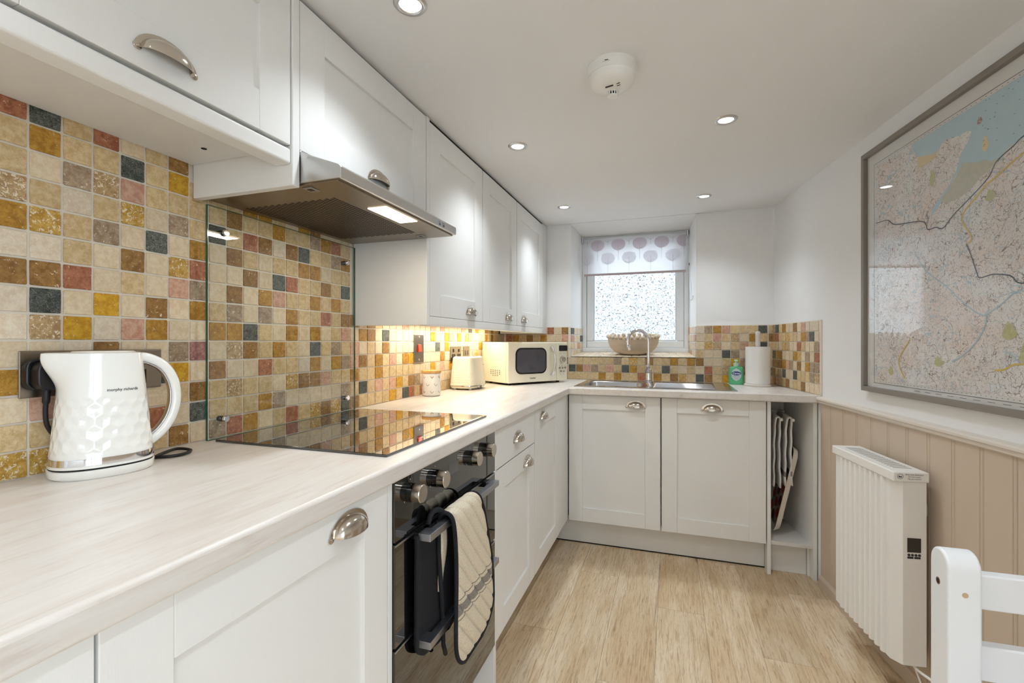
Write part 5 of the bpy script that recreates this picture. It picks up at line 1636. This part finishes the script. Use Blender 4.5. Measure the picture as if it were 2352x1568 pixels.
# ------------------------------------------------------------------ electric radiator on the panelled wall
t = thing('radiator', 'white fluted electric radiator with display mounted on the beige panelling', 'radiator', RW(0.425), RROT, local=True)
RL, RY_, RYB = 0.388, -0.128, -0.042
pts = [(0.0, RYB), (0.0, RY_ + 0.016), (0.030, RY_)]
pts = [(0.0, RYB), (0.0, RY_ + 0.010), (0.008, RY_), (0.042, RY_)]
NF = 9
fw_ = (RL - 0.042 - 0.052) / NF
for k in range(NF):
    x0 = 0.042 + fw_ * k
    for q in range(0, 7):
        a = PI * q / 6
        pts.append((x0 + fw_ / 2 - fw_ / 2 * math.cos(a) * 0.96, RY_ + 0.016 - 0.024 * math.sin(a) ** 0.8))
pts += [(RL - 0.052, RY_), (RL - 0.030, RY_), (RL, RY_ + 0.020), (RL, RYB)]
MB().prism(pts, 'z', 0.140, 0.722).build('fluted_body', M['radiator'], t, bevel=0.001)
cap = MB().box(-0.004, RL + 0.004, RY_ - 0.009, RYB + 0.006, 0.722, 0.754).build('cap', M['radiator'], t, bevel=0.004, seg=3, smooth=True)
for k in range(20):
    x = 0.040 + 0.0155 * k
    MB().prism([(x, RY_ + 0.020), (x + 0.0028, RY_ + 0.020), (x + 0.0088, RYB - 0.016), (x + 0.006, RYB - 0.016)], 'z', 0.7535, 0.7546).build('vent_slot', mat('vent_grey', C(120, 116, 112), 0.7) if k == 0 else bpy.data.materials['vent_grey'], cap)
ex = RL + 0.0002
scr = MB().box(ex - 0.0005, ex + 0.0012, -0.096, -0.058, 0.500, 0.545).build('display', mat('lcd_dark', C(52, 48, 46), 0.25), t, bevel=0.0004)
for k in range(4):
    MB().lathe([(0.0042, ex), (0.0038, ex + 0.0015)], 12, c=(0, -0.0915 + k * 0.0098, 0.4915), axis='x').build('button', M['ink'], t)
for k in range(2):
    MB().box(ex, ex + 0.0012, -0.096 + k * 0.0195, -0.079 + k * 0.0195, 0.480, 0.4865).build('button', M['ink'], t, bevel=0.0005)
lt = MB()
cx_ = RL + 0.0046
for i, sx_ in enumerate(('Bitte nicht abdecken!', 'Do not cover!', 'Ne pas couvrir!')):
    text_mb(sx_, 0.0060, lambda x, y, i=i: (cx_, -0.078 + x, 0.7465 - 0.0068 * i + y)).build('label_print', M['ink'], cap)
rg = MB()
v = []
for rr in (0.0085, 0.0075):
    v += [(cx_, -0.118 + rr * math.cos(2 * PI * k / 28), 0.740 + rr * math.sin(2 * PI * k / 28)) for k in range(28)]
rg.add(v, [(k, (k + 1) % 28, 28 + (k + 1) % 28, 28 + k) for k in range(28)])
rg.add([(cx_, -0.123, 0.737), (cx_, -0.113, 0.737), (cx_, -0.1145, 0.742), (cx_, -0.118, 0.7395), (cx_, -0.1215, 0.7435)], [(0, 1, 2, 3, 4)])
rg.build('warning_symbol', M['ink'], cap)
MB().box(0.05, 0.08, RYB, 0.0, 0.60, 0.64).box(RL - 0.08, RL - 0.05, RYB, 0.0, 0.60, 0.64).box(0.05, RL - 0.05, RYB, RYB + 0.012, 0.2, 0.7).build('wall_bracket', M['radiator'], t)
MB().tube(smooth_path([(RL - 0.04, -0.07, 0.142), (RL - 0.005, -0.066, 0.128), (RL + 0.03, -0.05, 0.122), (RL + 0.05, -0.042, 0.118)], 5), 0.0045, 8).build('flex_grip', M['white'], t, smooth='all')
MB().tube(smooth_path([(RL - 0.02, -0.066, 0.135), (RL - 0.01, -0.055, 0.09), (RL + 0.015, -0.045, 0.04), (RL + 0.06, -0.04, 0.006), (RL + 0.16, -0.05, 0.005)], 6), 0.003, 8).build('flex', M['white'], t, smooth='all')

# ------------------------------------------------------------------ framed map
t = thing('framed_map', 'large framed map of coast and hills under glass on the white wall', 'framed map', RW(0.402, 0.0, 0.974), RROT, local=True)
MWd, MHt = 1.16, 0.936
fm = MB()
fr = 0.019
for (x0, x1, z0, z1) in ((0, MWd, 0, fr), (0, MWd, MHt - fr, MHt), (0, fr, fr, MHt - fr), (MWd - fr, MWd, fr, MHt - fr)):
    fm.box(x0, x1, -0.024, -0.0005, z0, z1)
fm.build('frame', mat('grey_wood_frame', C(138, 130, 122), 0.5, bump=((20, 300, 300), 0.1, 0.001)), t, bevel=0.0015)
paper = MB().box(fr, MWd - fr, -0.0085, -0.001, fr, MHt - fr).build('map_sheet', mat('map_paper', C(228, 226, 222), 0.8), t)
def map_land():
    m = bpy.data.materials.new('map_land'); m.use_nodes = True
    nt = m.node_tree; b = nt.nodes['Principled BSDF']; L = nt.links.new
    tc = nt.nodes.new('ShaderNodeTexCoord')
    def nz(s, d=4, r=0.6, dist=0.0):
        n = nt.nodes.new('ShaderNodeTexNoise'); n.inputs['Scale'].default_value = s; n.inputs['Detail'].default_value = d
        n.inputs['Roughness'].default_value = r; n.inputs['Distortion'].default_value = dist
        L(tc.outputs['Object'], n.inputs[0]); return n.outputs['Fac']
    def ramp(f, a, ca, b_, cb):
        r = nt.nodes.new('ShaderNodeValToRGB'); r.color_ramp.elements[0].position = a; r.color_ramp.elements[0].color = ca
        r.color_ramp.elements[1].position = b_; r.color_ramp.elements[1].color = cb; L(f, r.inputs[0]); return r.outputs[0]
    def mix(f, a, b_, mode='MIX'):
        x = nt.nodes.new('ShaderNodeMix'); x.data_type = 'RGBA'; x.blend_type = mode
        if isinstance(f, float): x.inputs[0].default_value = f
        else: L(f, x.inputs[0])
        for v_, i in ((a, 6), (b_, 7)):
            if isinstance(v_, tuple): x.inputs[i].default_value = v_
            else: L(v_, x.inputs[i])
        return x.outputs[2]
    base = ramp(nz(5, 5), 0.38, C(236, 222, 214), 0.60, C(236, 235, 234))
    base = mix(ramp(nz(14, 6, 0.7), 0.55, (0, 0, 0, 1), 0.75, (0.7, 0.7, 0.7, 1)), base, C(232, 208, 194))
    def lines(scale, width, dist):
        n = nz(scale, 3, 0.5, dist)
        a = nt.nodes.new('ShaderNodeMath'); a.operation = 'SUBTRACT'; a.inputs[1].default_value = 0.5; L(n, a.inputs[0])
        ab = nt.nodes.new('ShaderNodeMath'); ab.operation = 'ABSOLUTE'; L(a.outputs[0], ab.inputs[0])
        return ramp(ab.outputs[0], width * 0.4, (1, 1, 1, 1), width, (0, 0, 0, 1))
    base = mix(ramp(nz(180, 4, 0.7), 0.60, (0, 0, 0, 1), 0.68, (0.75, 0.75, 0.75, 1)), base, C(150, 136, 132))
    l1 = mix(lines(48, 0.016, 1.2), base, C(168, 152, 146))
    l2 = mix(lines(16, 0.006, 0.6), l1, C(132, 118, 116))
    l3 = mix(lines(9, 0.006, 1.0), l2, C(180, 202, 212))
    L(l3, b.inputs['Base Color']); pset(b, Roughness=0.8, Specular_IOR_Level=0.2)
    return m
S0, Z0 = 0.402, 0.974
def MP(s_, z_, y=-0.0092): return (s_ - S0, y, z_ - Z0)
ix0, ix1, iz0, iz1 = 0.466, 1.50, 1.010, 1.850
MB().add([MP(ix0 + .01, iz0 + .012), MP(ix1, iz0 + .012), MP(ix1, iz1 - .012), MP(ix0 + .01, iz1 - .012)], [(0, 1, 2, 3)]).build('land_print', map_land(), paper)
def poly(name, pts, m, y):
    MB().add([MP(a, b, y) for a, b in pts], [tuple(range(len(pts)))]).build(name, m, paper)
sea = [(0.685, 1.838), (0.695, 1.813), (0.715, 1.786), (0.748, 1.771), (0.788, 1.766), (0.81, 1.77), (0.834, 1.787), (0.862, 1.786), (0.9, 1.776), (0.924, 1.778), (0.945, 1.77), (0.932, 1.745), (0.904, 1.72), (0.887, 1.677), (0.862, 1.647), (0.821, 1.62), (0.783, 1.588), (0.78, 1.569), (0.825, 1.6), (0.884, 1.662), (0.912, 1.692), (0.96, 1.674), (0.996, 1.666), (1.014, 1.656), (1.045, 1.659), (1.075, 1.675), (1.108, 1.677), (1.126, 1.69), (1.2, 1.67), (1.30, 1.70), (1.40, 1.66), (1.50, 1.69), (1.50, 1.838)]
poly('sea_print', sea, mat('map_sea', C(180, 208, 220), 0.8, var=(30, C(192, 215, 223), 0.3)), -0.0095)
poly('sand_print', [(0.912, 1.692), (0.96, 1.674), (0.996, 1.668), (1.014, 1.656), (1.045, 1.659), (1.032, 1.649), (1.007, 1.637), (0.974, 1.625), (0.934, 1.6), (0.884, 1.59), (0.838, 1.594), (0.821, 1.609), (0.86, 1.637), (0.887, 1.661)], mat('map_sand', C(206, 204, 186), 0.8, var=(80, C(196, 196, 182), 0.2)), -0.0097)
yel = mat('map_beach', C(226, 208, 168), 0.8)
poly('beach_print', [(0.715, 1.785), (0.788, 1.766), (0.806, 1.769), (0.8, 1.751), (0.759, 1.743), (0.717, 1.745)], yel, -0.0098)
def ell(name, cx, cz, a, b, m, y=-0.0099):
    poly(name, [(cx + a * math.cos(2 * PI * k / 14) * (1 + 0.25 * math.sin(5 * k)), cz + b * math.sin(2 * PI * k / 14) * (1 + 0.25 * math.cos(3 * k))) for k in range(14)], m, y)
ell('island_print', 0.993, 1.714, 0.011, 0.022, yel)
ell('islet_print', 0.974, 1.786, 0.010, 0.010, mat('map_islet', C(200, 180, 172), 0.8, var=(250, C(130, 110, 108), 0.1)))
gr = mat('map_wood', C(204, 204, 160), 0.8, var=(120, C(188, 188, 140), 0.2))
for cx, cz, a, b in ((1.07, 1.193, 0.022, 0.022), (0.813, 1.105, 0.018, 0.016), (0.573, 1.062, 0.014, 0.016), (1.118, 1.136, 0.018, 0.026), (1.011, 1.565, 0.017, 0.015), (0.786, 1.689, 0.013, 0.026), (1.25, 1.3, 0.03, 0.03), (1.35, 1.15, 0.04, 0.02)):
    ell('woodland_print', cx, cz, a, b, gr)
def ribbon(name, pts, w, m, y=-0.0101):
    sp = smooth_path([(a, 0, b) for a, b in pts], 6)
    v = []; f = []
    for i, p in enumerate(sp):
        d = (sp[min(len(sp) - 1, i + 1)] - sp[max(0, i - 1)]).normalized()
        n_ = Vector((-d.z, 0, d.x)) * (w / 2)
        v += [MP(p.x + n_.x, p.z + n_.z, y), MP(p.x - n_.x, p.z - n_.z, y)]
    f = [(2 * i, 2 * i + 1, 2 * i + 3, 2 * i + 2) for i in range(len(sp) - 1)]
    MB().add(v, f).build(name, m, paper)
mrd = mat('map_main_road', C(92, 96, 108), 0.8); myl = mat('map_yellow_road', C(226, 196, 110), 0.8); mrv = mat('map_river', C(176, 202, 214), 0.8)
ribbon('road_print', [(0.478, 1.622), (0.553, 1.615), (0.598, 1.588), (0.738, 1.564), (0.765, 1.531), (0.802, 1.529), (0.834, 1.519), (0.878, 1.549), (0.96, 1.59), (1.007, 1.619), (1.031, 1.65), (1.084, 1.671), (1.126, 1.685), (1.3, 1.69), (1.49, 1.66)], 0.0032, mrd)
ribbon('road_print', [(1.49, 1.60), (1.3, 1.66), (1.126, 1.643), (1.099, 1.637), (1.06, 1.623), (1.025, 1.607), (0.996, 1.599), (0.966, 1.578), (0.926, 1.552), (0.909, 1.525), (0.945, 1.466), (0.931, 1.45)], 0.005, myl)
ribbon('river_print', [(0.926, 1.451), (0.943, 1.416), (0.963, 1.365), (0.975, 1.346), (1.02, 1.349), (1.073, 1.338), (1.121, 1.314), (1.3, 1.36)], 0.0034, mrd)
ribbon('river_print', [(0.70, 1.47), (0.756, 1.399), (0.846, 1.338), (0.901, 1.292), (0.983, 1.241), (1.038, 1.262), (1.121, 1.294), (1.3, 1.2)], 0.0034, mrv)
ribbon('river_print', [(0.995, 1.244), (0.995, 1.216), (0.963, 1.167), (0.909, 1.125), (0.87, 1.107)], 0.0045, mrv)
ribbon('road_print', [(1.024, 1.089), (1.056, 1.094), (1.083, 1.107), (1.121, 1.111), (1.3, 1.13)], 0.005, myl)
ribbon('road_print', [(0.68, 1.178), (0.617, 1.1), (0.649, 1.039)], 0.005, myl)
for a, b in (((ix0, iz0), (ix1, iz0)), ((ix0, iz1), (ix1, iz1)), ((ix0, iz0), (ix0, iz1))):
    ribbon('border_line', [a, b], 0.0016, mrd, -0.0096)
tk = MB()
for k in range(60):
    s_ = ix0 + 0.02 + k * 0.0175
    for zc_ in (iz0 + 0.007, iz1 - 0.007):
        tk.add([MP(s_, zc_ - 0.0008), MP(s_ + 0.004, zc_ - 0.0008), MP(s_ + 0.004, zc_ + 0.0008), MP(s_, zc_ + 0.0008)], [(0, 1, 2, 3)])
for k in range(16):
    s_ = 0.70 + k * 0.05
    tk.add([MP(s_, 1.0008), MP(s_ + 0.026, 1.0008), MP(s_ + 0.026, 1.0022), MP(s_, 1.0022)], [(0, 1, 2, 3)])
srr = random.Random(9)
for k in range(90):
    s_, z_ = srr.uniform(0.98, 1.48), srr.uniform(1.70, 1.832)
    tk.add([MP(s_, z_, -0.0100), MP(s_ + 0.004, z_, -0.01), MP(s_ + 0.004, z_ + 0.0014, -0.01), MP(s_, z_ + 0.0014, -0.01)], [(0, 1, 2, 3)])
tk.build('margin_print', mrd, paper)['kind'] = 'stuff'
MB().add([(fr, -0.0135, fr), (MWd - fr, -0.0135, fr), (MWd - fr, -0.0135, MHt - fr), (fr, -0.0135, MHt - fr)], [(0, 1, 2, 3)]).build('glass', M['picglass'], t)

# ------------------------------------------------------------------ white chair
t = thing('dining_chair', 'white painted wooden chair with slatted back in front of the radiator', 'chair', (1.648, 1.008, 0.0), math.radians(1.5), local=True)
CH = 0.800; CWD = 0.40
def post_profile(y0, y1, h):
    r = (y1 - y0) / 2
    pts = [(y0 + 0.06 * 0, 0.0), (y0, h - r)]
    for k in range(1, 12):
        a = PI - PI * k / 12
        pts.append(((y0 + y1) / 2 + r * math.cos(a), h - r + r * math.sin(a)))
    pts += [(y1, h - r), (y1, 0.0)]
    return pts
for x0 in (0.0, CWD - 0.048):
    pst = MB().prism(post_profile(0.0, 0.056, CH), 'x', x0, x0 + 0.048).build('back_post', M['chair'], t, bevel=0.004, seg=3, smooth=True)
    if x0 == 0.0:
        MB().lathe([(0.0062, -0.0004), (0.0062, 0.0005)], 14, c=(0, 0.030, CH - 0.060), axis='x').build('screw_hole', mat('hole_brown', C(120, 84, 50), 0.6), pst)
        MB().lathe([(0.0040, -0.0007), (0.0040, 0.0)], 12, c=(0, 0.030, CH - 0.060), axis='x').build('screw_head', M['dark'], pst)
        MB().lathe([(0.0045, -0.0006), (0.0045, 0.0005)], 12, c=(0.024, 0, CH - 0.068), axis='y').build('dowel', mat('dowel_wood', C(206, 176, 140), 0.6), pst)
for z1, h in ((0.763, 0.060), (0.640, 0.060), (0.520, 0.055)):
    MB().box(0.0475, CWD - 0.0475, 0.018, 0.040, z1 - h, z1).build('back_slat', M['chair'], t, bevel=0.003, seg=3, smooth=True)
MB().box(-0.005, CWD + 0.005, -0.40, 0.0, 0.430, 0.455).build('seat', M['chair'], t, bevel=0.006, seg=3, smooth=True)
for x0 in (0.0, CWD - 0.045):
    MB().box(x0, x0 + 0.045, -0.395, -0.350, 0.0, 0.430).build('front_leg', M['chair'], t, bevel=0.003)
    MB().box(x0 + 0.010, x0 + 0.035, -0.350, 0.0, 0.18, 0.21).build('stretcher', M['chair'], t, bevel=0.002)
MB().box(0.045, CWD - 0.045, -0.385, -0.365, 0.36, 0.43).build('front_rail', M['chair'], t, bevel=0.002)
